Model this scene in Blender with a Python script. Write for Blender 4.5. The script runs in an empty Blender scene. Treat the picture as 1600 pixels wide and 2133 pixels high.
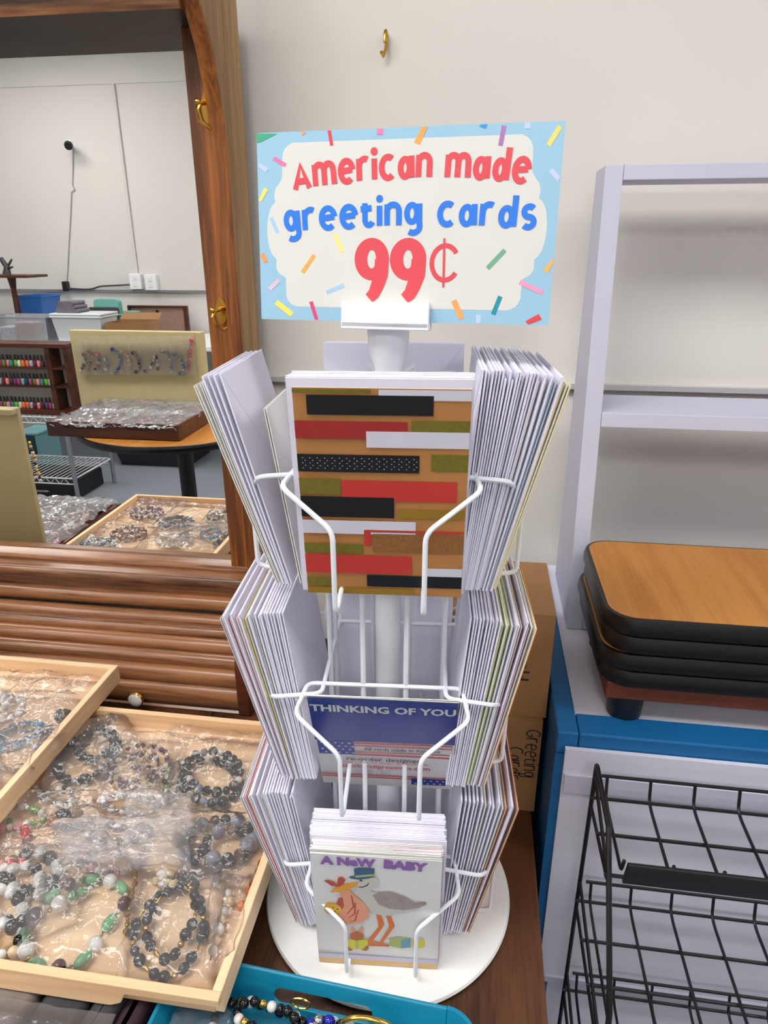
import bpy, math, random
from mathutils import Vector, Matrix, noise
from mathutils.geometry import tessellate_polygon
random.seed(7)
SC = bpy.context.scene
COL = SC.collection
# ------------------------------------------------------------------ camera
CAMZ = 1.45
F = 1400.0
PITCH, YAW, ROLL = math.radians(21.49), math.radians(8.12), math.radians(-0.1)
FW = Vector((-math.sin(YAW)*math.cos(PITCH), math.cos(YAW)*math.cos(PITCH), -math.sin(PITCH)))
RT0 = Vector((math.cos(YAW), math.sin(YAW), 0)); UP0 = RT0.cross(FW)
RT = math.cos(ROLL)*RT0 + math.sin(ROLL)*UP0
UP = -math.sin(ROLL)*RT0 + math.cos(ROLL)*UP0
CAM = Vector((0, 0, CAMZ))
cd = bpy.data.cameras.new('camera'); cam = bpy.data.objects.new('camera', cd); COL.objects.link(cam)
cd.sensor_fit = 'HORIZONTAL'; cd.sensor_width = 36; cd.lens = 36*F/1600; cd.clip_start = .02
cam.matrix_world = Matrix(((RT.x, UP.x, -FW.x, 0), (RT.y, UP.y, -FW.y, 0), (RT.z, UP.z, -FW.z, CAMZ), (0, 0, 0, 1)))
SC.camera = cam
SC.view_settings.view_transform = 'Standard'; SC.view_settings.look = 'None'
SC.view_settings.gamma = 1; SC.view_settings.use_curve_mapping = False
SC.view_settings.exposure = 0.0
W = bpy.data.worlds.new('room_air'); SC.world = W; W.use_nodes = True
W.node_tree.nodes['Background'].inputs[0].default_value = (.9, .93, 1, 1)
W.node_tree.nodes['Background'].inputs[1].default_value = .3
LAMP = 13.6      # strength of the ceiling troffers

def ray(u, v): return ((u-800)/F)*RT - ((v-1066.5)/F)*UP + FW
def at_y(u, v, Y): d = ray(u, v); return CAM + d*(Y/d.y)
def at_z(u, v, Z): d = ray(u, v); return CAM + d*((Z-CAMZ)/d.z)
def at_x(u, v, X): d = ray(u, v); return CAM + d*(X/d.x)
def at_plane(u, v, O, n): d = ray(u, v); return CAM + d*((O-CAM).dot(n)/d.dot(n))
YM = 1.0         # mirror glass plane; points seen in the glass lie on the other side of the room
def refl(p): return Vector((p[0], 2*YM-p[1], p[2]))
def mz(u, v, Z): return refl(at_z(u, v, Z))
def my(u, v, Y): return refl(at_y(u, v, 2*YM-Y))    # Y is the real room y (negative, behind the camera)

# ------------------------------------------------------------------ materials
def lin(c): return tuple(((x/12.92) if x <= .04045 else ((x+.055)/1.055)**2.4) for x in c)
def mat(name, c, rough=.5, metal=0., noise_amt=0., nscale=20., spec=.5, bump=0., bscale=80., emit=None, coat=0.):
    m = bpy.data.materials.new(name); m.use_nodes = True
    nt = m.node_tree; b = nt.nodes['Principled BSDF']
    c = lin(c)
    b.inputs['Base Color'].default_value = (*c, 1)
    b.inputs['Roughness'].default_value = rough; b.inputs['Metallic'].default_value = metal
    b.inputs['Specular IOR Level'].default_value = spec
    b.inputs['Coat Weight'].default_value = coat
    if noise_amt or bump:
        tc = nt.nodes.new('ShaderNodeTexCoord')
    if noise_amt:
        n = nt.nodes.new('ShaderNodeTexNoise'); n.inputs['Scale'].default_value = nscale; n.inputs['Detail'].default_value = 5
        r = nt.nodes.new('ShaderNodeValToRGB')
        lo = [max(0, x*(1-noise_amt)) for x in c]; hi = [min(1, x*(1+noise_amt)) for x in c]
        r.color_ramp.elements[0].position = .3; r.color_ramp.elements[1].position = .7
        r.color_ramp.elements[0].color = (*lo, 1); r.color_ramp.elements[1].color = (*hi, 1)
        nt.links.new(tc.outputs['Object'], n.inputs['Vector']); nt.links.new(n.outputs['Fac'], r.inputs['Fac'])
        nt.links.new(r.outputs['Color'], b.inputs['Base Color'])
    if bump:
        n2 = nt.nodes.new('ShaderNodeTexNoise'); n2.inputs['Scale'].default_value = bscale; n2.inputs['Detail'].default_value = 4
        bp = nt.nodes.new('ShaderNodeBump'); bp.inputs['Strength'].default_value = bump; bp.inputs['Distance'].default_value = .002
        nt.links.new(tc.outputs['Object'], n2.inputs['Vector']); nt.links.new(n2.outputs['Fac'], bp.inputs['Height'])
        nt.links.new(bp.outputs['Normal'], b.inputs['Normal'])
    if emit:
        b.inputs['Emission Color'].default_value = (1, .985, .96, 1); b.inputs['Emission Strength'].default_value = emit
    return m
def wood(name, dark, light, axis=0, scale=14., stretch=.06, rough=.35, bump=.15, ring=1.0, coat=0.):
    m = bpy.data.materials.new(name); m.use_nodes = True
    nt = m.node_tree; b = nt.nodes['Principled BSDF']; b.inputs['Roughness'].default_value = rough
    b.inputs['Coat Weight'].default_value = coat; b.inputs['Coat Roughness'].default_value = .15
    tc = nt.nodes.new('ShaderNodeTexCoord'); mp = nt.nodes.new('ShaderNodeMapping')
    s = [1, 1, 1]; s[axis] = stretch; mp.inputs['Scale'].default_value = s
    nt.links.new(tc.outputs['Object'], mp.inputs['Vector'])
    n1 = nt.nodes.new('ShaderNodeTexNoise'); n1.inputs['Scale'].default_value = scale; n1.inputs['Detail'].default_value = 6; n1.inputs['Distortion'].default_value = ring
    n2 = nt.nodes.new('ShaderNodeTexNoise'); n2.inputs['Scale'].default_value = scale*14; n2.inputs['Detail'].default_value = 3
    for n in (n1, n2): nt.links.new(mp.outputs[0], n.inputs['Vector'])
    mx = nt.nodes.new('ShaderNodeMath'); mx.operation = 'MULTIPLY_ADD'; mx.inputs[1].default_value = .5
    nt.links.new(n2.outputs['Fac'], mx.inputs[0]); nt.links.new(n1.outputs['Fac'], mx.inputs[2])
    r = nt.nodes.new('ShaderNodeValToRGB')
    r.color_ramp.elements[0].position = .60; r.color_ramp.elements[0].color = (*lin(dark), 1)
    r.color_ramp.elements[1].position = .86; r.color_ramp.elements[1].color = (*lin(light), 1)
    nt.links.new(mx.outputs[0], r.inputs['Fac']); nt.links.new(r.outputs['Color'], b.inputs['Base Color'])
    bp = nt.nodes.new('ShaderNodeBump'); bp.inputs['Strength'].default_value = bump; bp.inputs['Distance'].default_value = .001
    nt.links.new(n2.outputs['Fac'], bp.inputs['Height']); nt.links.new(bp.outputs['Normal'], b.inputs['Normal'])
    return m
def film(name, ior=1.48, milk=.075, tint=(1, .995, 1)):
    m = bpy.data.materials.new(name); m.use_nodes = True
    nt = m.node_tree; nt.nodes.clear()
    out = nt.nodes.new('ShaderNodeOutputMaterial')
    tr = nt.nodes.new('ShaderNodeBsdfTransparent'); tr.inputs[0].default_value = (*tint, 1)
    gl = nt.nodes.new('ShaderNodeBsdfGlossy'); gl.inputs['Roughness'].default_value = .09
    df = nt.nodes.new('ShaderNodeBsdfDiffuse'); df.inputs[0].default_value = (.92, .91, .95, 1)
    fr = nt.nodes.new('ShaderNodeFresnel'); fr.inputs['IOR'].default_value = ior
    tc = nt.nodes.new('ShaderNodeTexCoord'); n = nt.nodes.new('ShaderNodeTexNoise'); n.inputs['Scale'].default_value = 70; n.inputs['Detail'].default_value = 3
    bp = nt.nodes.new('ShaderNodeBump'); bp.inputs['Strength'].default_value = .5; bp.inputs['Distance'].default_value = .003
    nt.links.new(tc.outputs['Object'], n.inputs['Vector']); nt.links.new(n.outputs['Fac'], bp.inputs['Height'])
    nt.links.new(bp.outputs['Normal'], gl.inputs['Normal']); nt.links.new(bp.outputs['Normal'], fr.inputs['Normal'])
    m1 = nt.nodes.new('ShaderNodeMixShader'); m1.inputs[0].default_value = milk
    m2 = nt.nodes.new('ShaderNodeMixShader')
    nt.links.new(tr.outputs[0], m1.inputs[1]); nt.links.new(df.outputs[0], m1.inputs[2])
    nt.links.new(fr.outputs[0], m2.inputs[0]); nt.links.new(m1.outputs[0], m2.inputs[1]); nt.links.new(gl.outputs[0], m2.inputs[2])
    nt.links.new(m2.outputs[0], out.inputs[0])
    return m

M = {}
def C(name, c, **k):
    if name not in M: M[name] = mat(name, c, **k)
    return M[name]
C('wall', (.87, .855, .83), rough=.75, noise_amt=.02, nscale=3, bump=.08, bscale=180)
C('far_wall', (.85, .835, .82), rough=.8, noise_amt=.02, nscale=2)
C('ceiling', (.9, .9, .9), rough=.9)
C('floor', (.5, .52, .56), rough=.85, noise_amt=.12, nscale=160)
M['oak'] = wood('oak', (.30, .175, .10), (.58, .385, .245), axis=0, scale=16, rough=.32, coat=.25)
M['oak_up'] = wood('oak_up', (.36, .19, .07), (.63, .37, .14), axis=2, scale=16, rough=.35, coat=.2)
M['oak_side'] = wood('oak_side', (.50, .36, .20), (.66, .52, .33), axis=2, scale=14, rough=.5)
M['desk'] = wood('desk', (.20, .11, .06), (.36, .22, .13), axis=1, scale=20, rough=.4)
M['pine'] = wood('pine', (.88, .71, .53), (.95, .82, .66), axis=0, scale=8, rough=.5, bump=.05)
M['pine_y'] = wood('pine_y', (.88, .71, .53), (.95, .82, .66), axis=1, scale=8, rough=.5, bump=.05)
M['laminate'] = wood('laminate', (.68, .43, .17), (.75, .51, .23), axis=1, scale=22, stretch=.05, rough=.35, bump=.02)
M['mahogany'] = wood('mahogany', (.22, .10, .06), (.36, .18, .11), axis=0, scale=14, rough=.35)
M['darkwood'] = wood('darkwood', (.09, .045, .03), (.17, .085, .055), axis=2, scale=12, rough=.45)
C('redboard', (.42, .20, .13), rough=.6, noise_amt=.1)
C('black_edge', (.06, .06, .065), rough=.32)
C('black_wire', (.07, .065, .08), rough=.4)
C('black_plastic', (.09, .09, .1), rough=.45)
C('white_wire', (.90, .915, .94), rough=.35)
C('white_plastic', (.93, .935, .96), rough=.4)
C('white_base', (.94, .94, .93), rough=.38)
C('white_paint', (.76, .76, .83), rough=.55, noise_amt=.03, nscale=6)
C('white_panel', (.82, .82, .88), rough=.6, noise_amt=.03, nscale=8)
C('blue_paint', (.05, .38, .61), rough=.5, noise_amt=.08, nscale=10)
C('envelope', (.90, .89, .95), rough=.65)
C('cream_paper', (.90, .89, .86), rough=.6)
C('mirror', (.95, .95, .94), rough=.0, metal=1.)
C('brass', (.80, .62, .28), rough=.25, metal=1.)
C('gold', (.86, .72, .36), rough=.22, metal=1.)
C('chrome', (.80, .80, .81), rough=.3, metal=.3)
C('ceramic', (.95, .94, .92), rough=.15)
C('cardboard', (.60, .44, .28), rough=.8, noise_amt=.06, nscale=8)
C('marker', (.10, .08, .07), rough=.7)
C('tray_blue', (.06, .50, .63), rough=.35)
C('cream_board', (.76, .70, .53), rough=.75, noise_amt=.03)
C('grey_metal', (.62, .63, .66), rough=.35, metal=.6)
C('diffuser', (1, 1, 1), rough=.5, emit=LAMP)
M['film'] = film('film')
M['film_milky'] = film('film_milky', 1.4, .2)
M['clear'] = film('clear', 1.5, .25, (.93, .96, .98))

# ------------------------------------------------------------------ mesh builder
class MB:
    def __init__(s): s.v = []; s.f = []; s.m = []
    def add(s, vs, fs, m=0):
        o = len(s.v); s.v += [Vector(p) for p in vs]
        for f in fs: s.f.append([i+o for i in f]); s.m.append(m)
        return s
    def box(s, x0, x1, y0, y1, z0, z1, m=0):
        v = [(x, y, z) for z in (z0, z1) for y in (y0, y1) for x in (x0, x1)]
        return s.add(v, [(0, 2, 3, 1), (4, 5, 7, 6), (0, 1, 5, 4), (2, 6, 7, 3), (0, 4, 6, 2), (1, 3, 7, 5)], m)
    def hexa(s, b, t, m=0):      # bottom 4 and top 4 points, counter-clockwise from above
        return s.add(list(b)+list(t), [(3, 2, 1, 0), (4, 5, 6, 7), (0, 1, 5, 4), (1, 2, 6, 5), (2, 3, 7, 6), (3, 0, 4, 7)], m)
    def bar(s, a, b, w, h, up=(0, 0, 1), m=0):    # beam from a to b
        a = Vector(a); b = Vector(b); d = (b-a).normalized(); sd = d.cross(Vector(up)).normalized(); u = sd.cross(d)
        sd *= w/2; u *= h/2
        return s.hexa([a-sd-u, b-sd-u, b+sd-u, a+sd-u][::-1], [a-sd+u, b-sd+u, b+sd+u, a+sd+u][::-1], m)
    def tube(s, pts, r, n=8, closed=False, m=0, cap=True):
        P = [Vector(p) for p in pts]; N = len(P); o = len(s.v); prev = None
        for i in range(N):
            if closed: t = P[(i+1) % N]-P[i-1]
            else: t = P[min(i+1, N-1)]-P[max(i-1, 0)]
            t.normalize()
            if prev is None:
                a = Vector((0, 0, 1)) if abs(t.z) < .9 else Vector((1, 0, 0)); x = t.cross(a).normalized()
            else:
                x = prev-t*prev.dot(t)
                x = x.normalized() if x.length > 1e-6 else t.cross(Vector((0, 0, 1))).normalized()
            prev = x; y = t.cross(x); rr = r[i] if isinstance(r, (list, tuple)) else r
            for k in range(n):
                a = 2*math.pi*k/n; s.v.append(P[i]+(x*math.cos(a)+y*math.sin(a))*rr)
        for i in range(N if closed else N-1):
            j = (i+1) % N
            for k in range(n):
                l = (k+1) % n; s.f.append([o+i*n+k, o+i*n+l, o+j*n+l, o+j*n+k]); s.m.append(m)
        if cap and not closed:
            s.f.append([o+k for k in range(n)][::-1]); s.m.append(m); s.f.append([o+(N-1)*n+k for k in range(n)]); s.m.append(m)
        return s
    def lathe(s, prof, n=32, c=(0, 0, 0), m=0, axis='z', cap=True):
        c = Vector(c); o = len(s.v)
        for r, z in prof:
            for k in range(n):
                a = 2*math.pi*k/n; p = (r*math.cos(a), r*math.sin(a), z)
                if axis == 'y': p = (p[0], p[2], p[1])
                if axis == 'x': p = (p[2], p[0], p[1])
                s.v.append(c+Vector(p))
        for i in range(len(prof)-1):
            for k in range(n):
                l = (k+1) % n; s.f.append([o+i*n+k, o+i*n+l, o+(i+1)*n+l, o+(i+1)*n+k]); s.m.append(m)
        if cap and prof[0][0] > 1e-5: s.f.append([o+k for k in range(n)][::-1]); s.m.append(m)
        if cap and prof[-1][0] > 1e-5: s.f.append([o+(len(prof)-1)*n+k for k in range(n)]); s.m.append(m)
        return s
    def prism(s, poly, fn, c0, c1, m=0, holes=()):     # poly in (a,b); fn(a,b,c)->xyz
        loops = [list(poly)]+[list(h) for h in holes]
        o = len(s.v); flat = [p for l in loops for p in l]; n = len(flat)
        for c in (c0, c1): s.v += [Vector(fn(p[0], p[1], c)) for p in flat]
        tri = tessellate_polygon([[Vector((p[0], p[1], 0)) for p in l] for l in loops])
        for t in tri:
            s.f.append([o+i for i in t]); s.m.append(m); s.f.append([o+n+i for i in t][::-1]); s.m.append(m)
        k = 0
        for l in loops:
            for i in range(len(l)):
                j = (i+1) % len(l); s.f.append([o+k+i, o+k+j, o+n+k+j, o+n+k+i]); s.m.append(m)
            k += len(l)
        return s
    def flat(s, pts, m=0):
        P = [Vector(p) for p in pts]
        # project to dominant plane for tessellation
        nrm = Vector((0, 0, 0))
        for i in range(len(P)): nrm += P[i].cross(P[(i+1) % len(P)])
        if nrm.length < 1e-14: return s
        nrm.normalize(); a = nrm.orthogonal().normalized(); b = nrm.cross(a)
        tri = tessellate_polygon([[Vector((p.dot(a), p.dot(b), 0)) for p in P]])
        return s.add(P, [tuple(t) for t in tri], m)
    def grid(s, fn, nu, nv, m=0):
        o = len(s.v)
        for j in range(nv+1):
            for i in range(nu+1): s.v.append(Vector(fn(i/nu, j/nv)))
        for j in range(nv):
            for i in range(nu):
                a = o+j*(nu+1)+i; s.f.append([a, a+nu+1, a+nu+2, a+1]); s.m.append(m)
        return s
    def sphere(s, c, r, n=10, k=7, m=0, sq=(1, 1, 1)):
        c = Vector(c); prof = [(math.sin(math.pi*i/k), -math.cos(math.pi*i/k)) for i in range(k+1)]
        o = len(s.v)
        for pr, pz in prof:
            for q in range(n):
                a = 2*math.pi*q/n; s.v.append(c+Vector((pr*math.cos(a)*r*sq[0], pr*math.sin(a)*r*sq[1], pz*r*sq[2])))
        for i in range(k):
            for q in range(n):
                l = (q+1) % n; s.f.append([o+i*n+q, o+i*n+l, o+(i+1)*n+l, o+(i+1)*n+q]); s.m.append(m)
        return s
ORG = {}
def fixnormals(me):
    import bmesh
    bm = bmesh.new(); bm.from_mesh(me); bmesh.ops.remove_doubles(bm, verts=bm.verts, dist=1e-7)
    bmesh.ops.recalc_face_normals(bm, faces=bm.faces); bm.to_mesh(me); bm.free()
def mesh(name, mb, mats, off=Vector((0, 0, 0)), smooth=False, fix=True):
    me = bpy.data.meshes.new(name); me.from_pydata([tuple(p-off) for p in mb.v], [], mb.f)
    if not isinstance(mats, (list, tuple)): mats = [mats]
    for x in mats: me.materials.append(M[x] if isinstance(x, str) else x)
    me.polygons.foreach_set('material_index', mb.m)
    me.update()
    if fix: fixnormals(me)
    if smooth:
        me.polygons.foreach_set('use_smooth', [True]*len(me.polygons))
        if smooth != 'all':
            try: me.set_sharp_from_angle(angle=math.radians(smooth if smooth is not True else 40))
            except Exception: pass
    me.update()
    return me
def tag(o, label=None, cat=None, group=None, kind=None):
    if label: o['label'] = label
    if cat: o['category'] = cat
    if group: o['group'] = group
    if kind: o['kind'] = kind
    return o
def thing(name, loc, label, cat, group=None):
    o = bpy.data.objects.new(name, None); COL.objects.link(o); o.location = loc; o.empty_display_size = .02
    ORG[o.name] = Vector(loc); return tag(o, label, cat, group)
def obj(name, mb, mats, parent=None, smooth=False, bevel=0, label=None, fix=True):
    if parent is not None: off = ORG[parent.name]
    else:
        xs = [p.x for p in mb.v]; ys = [p.y for p in mb.v]; zs = [p.z for p in mb.v]
        off = Vector(((min(xs)+max(xs))/2, (min(ys)+max(ys))/2, min(zs)))
    o = bpy.data.objects.new(name, mesh(name, mb, mats, off, smooth, fix)); COL.objects.link(o)
    if parent is not None: o.parent = parent
    else: o.location = off
    ORG[o.name] = off
    if bevel:
        b = o.modifiers.new('bevel', 'BEVEL'); b.width = bevel; b.segments = 2; b.limit_method = 'ANGLE'; b.angle_limit = math.radians(40)
    if label: o['label'] = label
    return o
def struct(name, mb, mats, parent=None, **k):
    o = obj(name, mb, mats, parent, **k)
    if parent is None: o['kind'] = 'structure'
    return o
def placed(name, me, matrix, parent=None):
    o = bpy.data.objects.new(name, me); COL.objects.link(o)
    if parent is not None: o.parent = parent
    o.matrix_local = matrix
    return o
def arc(cx, cy, rx, ry, a0, a1, n=10):
    return [(cx+rx*math.cos(math.radians(a0+(a1-a0)*i/n)), cy+ry*math.sin(math.radians(a0+(a1-a0)*i/n))) for i in range(n+1)]
def rrect(x0, x1, y0, y1, r, n=5):
    return arc(x1-r, y1-r, r, r, 0, 90, n)+arc(x0+r, y1-r, r, r, 90, 180, n)+arc(x0+r, y0+r, r, r, 180, 270, n)+arc(x1-r, y0+r, r, r, 270, 360, n)
def fillet(pts, r, n=4, closed=False):      # round the corners of a polyline
    P = [Vector(p) for p in pts]; N = len(P); out = []
    for i in range(N):
        if not closed and i in (0, N-1): out.append(P[i]); continue
        a, b, c = P[i-1], P[i], P[(i+1) % N]
        d1 = a-b; d2 = c-b; k = min(r, d1.length*.45, d2.length*.45)
        p = b+d1.normalized()*k; q = b+d2.normalized()*k
        for j in range(n+1):
            t = j/n; out.append((1-t)**2*p+2*t*(1-t)*b+t*t*q)
    return out
def ribbon(mb, pts, t, fn, m=0, closed=False):
    P = [Vector((p[0], p[1])) for p in pts]; N = len(P); L = []; Rr = []
    for i in range(N):
        a = P[i-1] if (i > 0 or closed) else P[i]; c = P[(i+1) % N] if (i < N-1 or closed) else P[i]
        d = (c-a); d = d.normalized() if d.length > 1e-9 else Vector((1, 0)); nn = Vector((-d.y, d.x))
        tt = t[i] if isinstance(t, (list, tuple)) else t
        L.append(P[i]+nn*tt/2); Rr.append(P[i]-nn*tt/2)
    vs = [fn(p.x, p.y) for p in L]+[fn(p.x, p.y) for p in Rr]
    fs = [(i, (i+1) % N, N+(i+1) % N, N+i) for i in range(N if closed else N-1)]
    mb.add(vs, fs, m)
# stroke letters, x-height 1: list of (polyline, closed)
GL = {
 'A': (.85, [([(0, 0), (.42, 1.12), (.84, 0)], 0), ([(.17, .36), (.68, .36)], 0)]),
 'm': (1.1, [([(0, 0), (0, 1)], 0), ([(0, .55)]+arc(.27, .68, .27, .3, 180, 0)+[(.54, 0)], 0), ([(.54, .55)]+arc(.81, .68, .27, .3, 180, 0)+[(1.1, 0)], 0)]),
 'n': (.6, [([(0, 0), (0, 1)], 0), ([(0, .55)]+arc(.3, .68, .3, .3, 180, 0)+[(.6, 0)], 0)]),
 'r': (.5, [([(0, 0), (0, 1)], 0), ([(0, .5)]+arc(.32, .6, .32, .38, 180, 60), 0)]),
 'e': (.72, [([(.04, .5), (.70, .56)], 0), (arc(.37, .5, .35, .48, 8, 312, 18), 0)]),
 'i': (.02, [([(0, 0), (0, .95)], 0), (arc(0, 1.28, .07, .07, 0, 330, 8), 1)]),
 'c': (.68, [(arc(.38, .5, .36, .48, 52, 312, 16), 0)]),
 'a': (.66, [(arc(.28, .44, .25, .40, 0, 342, 18), 1), ([(.62, .98), (.66, 0)], 0)]),
 'd': (.66, [(arc(.28, .44, .25, .40, 0, 342, 18), 1), ([(.64, 1.42), (.64, 0)], 0)]),
 'g': (.66, [(arc(.28, .54, .25, .40, 0, 342, 18), 1), ([(.64, 1), (.66, .1)]+arc(.36, -.08, .32, .3, 10, -130, 8), 0)]),
 't': (.5, [([(.12, 1.1), (.12, .3)]+arc(.32, .28, .2, .24, 180, 340, 6), 0), ([(-.1, .82), (.46, .86)], 0)]),
 's': (.55, [(arc(.3, .72, .24, .24, 40, 270, 10)+arc(.3, .25, .25, .24, 90, -140, 10), 0)]),
 'G': (.85, [(arc(.45, .6, .45, .6, 50, 345, 18)+[(.5, .5)], 0)]),
 'C': (.75, [(arc(.45, .6, .45, .6, 60, 300, 16), 0)]),
 'H': (.7, [([(0, 0), (0, 1.2)], 0), ([(.7, 0), (.7, 1.2)], 0), ([(0, .6), (.7, .6)], 0)]),
}
def strokes(mb, text, fn, x0, x1, base, xh, t, m=0, gap=.3, space=.62, lifts=None):
    """lay text out between x0 and x1; base(s)->(dy, angle) with s in 0..1"""
    w = 0; pos = []
    for ch in text:
        if ch == ' ': w += space; continue
        pos.append((ch, w)); w += GL[ch][0]+gap
    w -= gap; k = (x1-x0)/w; nst = 0
    for ch, px in pos:
        sx = x0+px*k; s = (px+GL[ch][0]/2)/w; dy, ang = base(s); ca, sa = math.cos(ang), math.sin(ang)
        cx = GL[ch][0]*k/2
        for pl, cl in GL[ch][1]:
            pts = []
            for a, b in pl:
                dx = a*k-cx; dd = b*xh
                pts.append((sx+cx+dx*ca-dd*sa, dy+dx*sa+dd*ca))
            nst += 1; o_ = len(mb.v)
            if ch == 'i' and cl:
                cx_ = sum(p[0] for p in pts)/len(pts); cy_ = sum(p[1] for p in pts)/len(pts)
                mb.flat([fn(cx_+t*.62*math.cos(q*math.pi/8), cy_+t*.62*math.sin(q*math.pi/8)) for q in range(16)], m)
            else: ribbon(mb, pts, t, fn, m, closed=bool(cl))
            lift = lifts*(nst % 3) if lifts is not None else Vector((0, 0, 0))
            for q_ in range(o_, len(mb.v)): mb.v[q_] = mb.v[q_]+lift
def font_mesh(txt, size, bold=0., sx=1.0):
    cu = bpy.data.curves.new('lettering', 'FONT'); cu.body = txt; cu.size = size; cu.offset = bold; cu.resolution_u = 2
    cu.align_x = 'CENTER'; cu.align_y = 'CENTER'
    o = bpy.data.objects.new('lettering', cu)
    me = bpy.data.meshes.new_from_object(o)
    bpy.data.objects.remove(o); bpy.data.curves.remove(cu)
    for v in me.vertices: v.co.x *= sx
    return me
# ================================================================== THE ROOM
DZ = .75            # desk top height
YW = 1.10; YF = -3.0; XL, XR = -5.6, 3.2; ZC = 2.8
struct('floor', MB().box(XL, XR, YF, YW, -.05, 0), 'floor')
struct('ceiling', MB().box(XL, XR, YF, YW, ZC, ZC+.05), 'ceiling')
struct('wall_back', MB().box(XL, XR, YW, YW+.1, 0, ZC), 'wall')
struct('wall_front', MB().box(XL, XR, YF-.1, YF, 0, ZC), 'far_wall')
struct('wall_left', MB().box(XL-.1, XL, YF, YW, 0, ZC), 'far_wall')
struct('wall_right', MB().box(XR, XR+.1, YF, YW, 0, ZC), 'far_wall')
for i, (x, y) in enumerate([(-2.5, -.15), (-.75, -.15), (1.9, -.15), (.3, -1.9), (-2.9, -1.9)]):  # last two are unseen fill lights, added for the right side and far wall
    t = thing('ceiling_light', (x, y, ZC-.06), 'white fluorescent ceiling troffer placed out of view to light the shop floor', 'ceiling light', 'ceiling lights of the shop')
    fr = MB()
    fr.box(x-.63, x+.63, y-.33, y-.30, ZC-.05, ZC-.001).box(x-.63, x+.63, y+.30, y+.33, ZC-.05, ZC-.001)
    fr.box(x-.63, x-.60, y-.30, y+.30, ZC-.05, ZC-.001).box(x+.60, x+.63, y-.30, y+.30, ZC-.05, ZC-.001)
    obj('frame', fr, 'white_plastic', t); obj('diffuser', MB().box(x-.60, x+.60, y-.30, y+.30, ZC-.04, ZC-.02), 'diffuser', t)
# aluminium rail on the back wall
zr = at_y(1190, 805, 1.09).z
r = MB(); r.box(XL+.05, XR-.05, 1.088, 1.1, zr-.004, zr+.004).box(XL+.05, XR-.05, 1.094, 1.1, zr-.010, zr-.004, 1)
o = struct('trim_1', r, ['chrome', 'grey_metal']); o['label'] = 'thin aluminium rail running along the back wall'
# brass hook in the wall above the sign
p = at_y(806, 92, 1.098)
t = thing('wall_hook', p, 'small brass screw hook in the cream wall above the sign', 'hook')
obj('plate', MB().lathe([(.006, 0), (.006, .0015), (.003, .003)], 12, (0, 0, 0)), 'brass', t).rotation_euler = (math.radians(90), 0, 0)
ORG['hk'] = p
obj('hook', MB().tube([p+Vector(q) for q in ((0, 0, .010), (.0, -.012, .012), (0, -.016, .006), (0, -.016, -.002))], .0028, 8).tube([p+Vector(q) for q in ((0, 0, .01), (-.001, -.004, -.006), (-.004, -.008, -.016), (-.006, -.014, -.012))], .0022, 8), 'brass', t, smooth=True)

# ================================================================== DESK
t = thing('desk', (-.6, .6, 0), 'dark brown wooden desk carrying the card rack and jewellery trays', 'desk')
wd = .0
edges = [-1.5, -1.32, -1.12, -.95, -.76, -.58, -.40, -.23, -.07, .097]
for a, b in zip(edges[:-1], edges[1:]):
    obj('plank', MB().box(a+.0004, b-.0004, .12 if a > -.6 else .475, 1.088, DZ-.028, DZ), 'desk', t, bevel=.001)
obj('side_panel', MB().box(.055, .085, .16, 1.07, 0, DZ-.028), 'darkwood', t)
obj('side_panel', MB().box(-1.48, -1.45, .49, 1.07, 0, DZ-.028), 'darkwood', t)
obj('back_panel', MB().box(-1.45, .055, 1.04, 1.06, .1, DZ-.028), 'darkwood', t)

# ================================================================== ROLL-TOP MIRROR HUTCH
HX0 = -1.32; HXR = -.349
hut = thing('mirror_hutch', (-.8, .97, DZ), 'oak hutch with a mirror above a slatted roll-top front', 'hutch')
u0 = 455
bound = [(1475, .850), (1431, .857), (1393, .868), (1361, .884), (1330, .903), (1304, .924), (1281, .948)]
bp = [(y, at_y(u0, v, y).z) for v, y in bound]
for (y0, z0), (y1, z1) in zip(bp[:-1], bp[1:]):
    d = Vector((y1-y0, z1-z0)); L = d.length; d /= L; n = Vector((-d.y, d.x))
    if n.x > 0: n = -n
    prof = [(y0+.004*0, z0)]
    for k in range(1, 8):
        s = k/8; q = Vector((y0, z0))+d*(L*s)+n*(.0085*math.sin(math.pi*s)**.6); prof.append((q.x, q.y))
    prof += [(y1, z1), (y1-n.x*.008, z1-n.y*.008), (y0-n.x*.008, z0-n.y*.008)]
    obj('slat', MB().prism(prof, lambda a, b, c: (c, a, b), HX0+.022, -.357), 'oak', hut, smooth=50)
z0 = bp[0][1]
obj('lift_rail', MB().prism([(.846, DZ+.001), (.846, z0-.004), (.85, z0-.001), (.868, z0-.001), (.868, DZ+.001)], lambda a, b, c: (c, a, b), HX0+.022, -.357), 'oak', hut)
kp = at_y(282, 1458, .826)
kn = obj('knob', MB().lathe([(.004, 0), (.006, -.004), (.0125, -.008), (.0135, -.011), (.012, -.0135), (.0, -.0135)], 24, (kp.x, kp.y+.012, kp.z), axis='y'), 'brass', hut, smooth=True, label='white ceramic knob in a brass cup')
obj('ceramic_cap', MB().lathe([(.0115, -.012), (.0115, -.014), (.009, -.0165), (.005, -.018), (.0, -.0185)], 24, (kp.x, kp.y+.012, kp.z), axis='y'), 'ceramic', kn, smooth=True)
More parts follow.
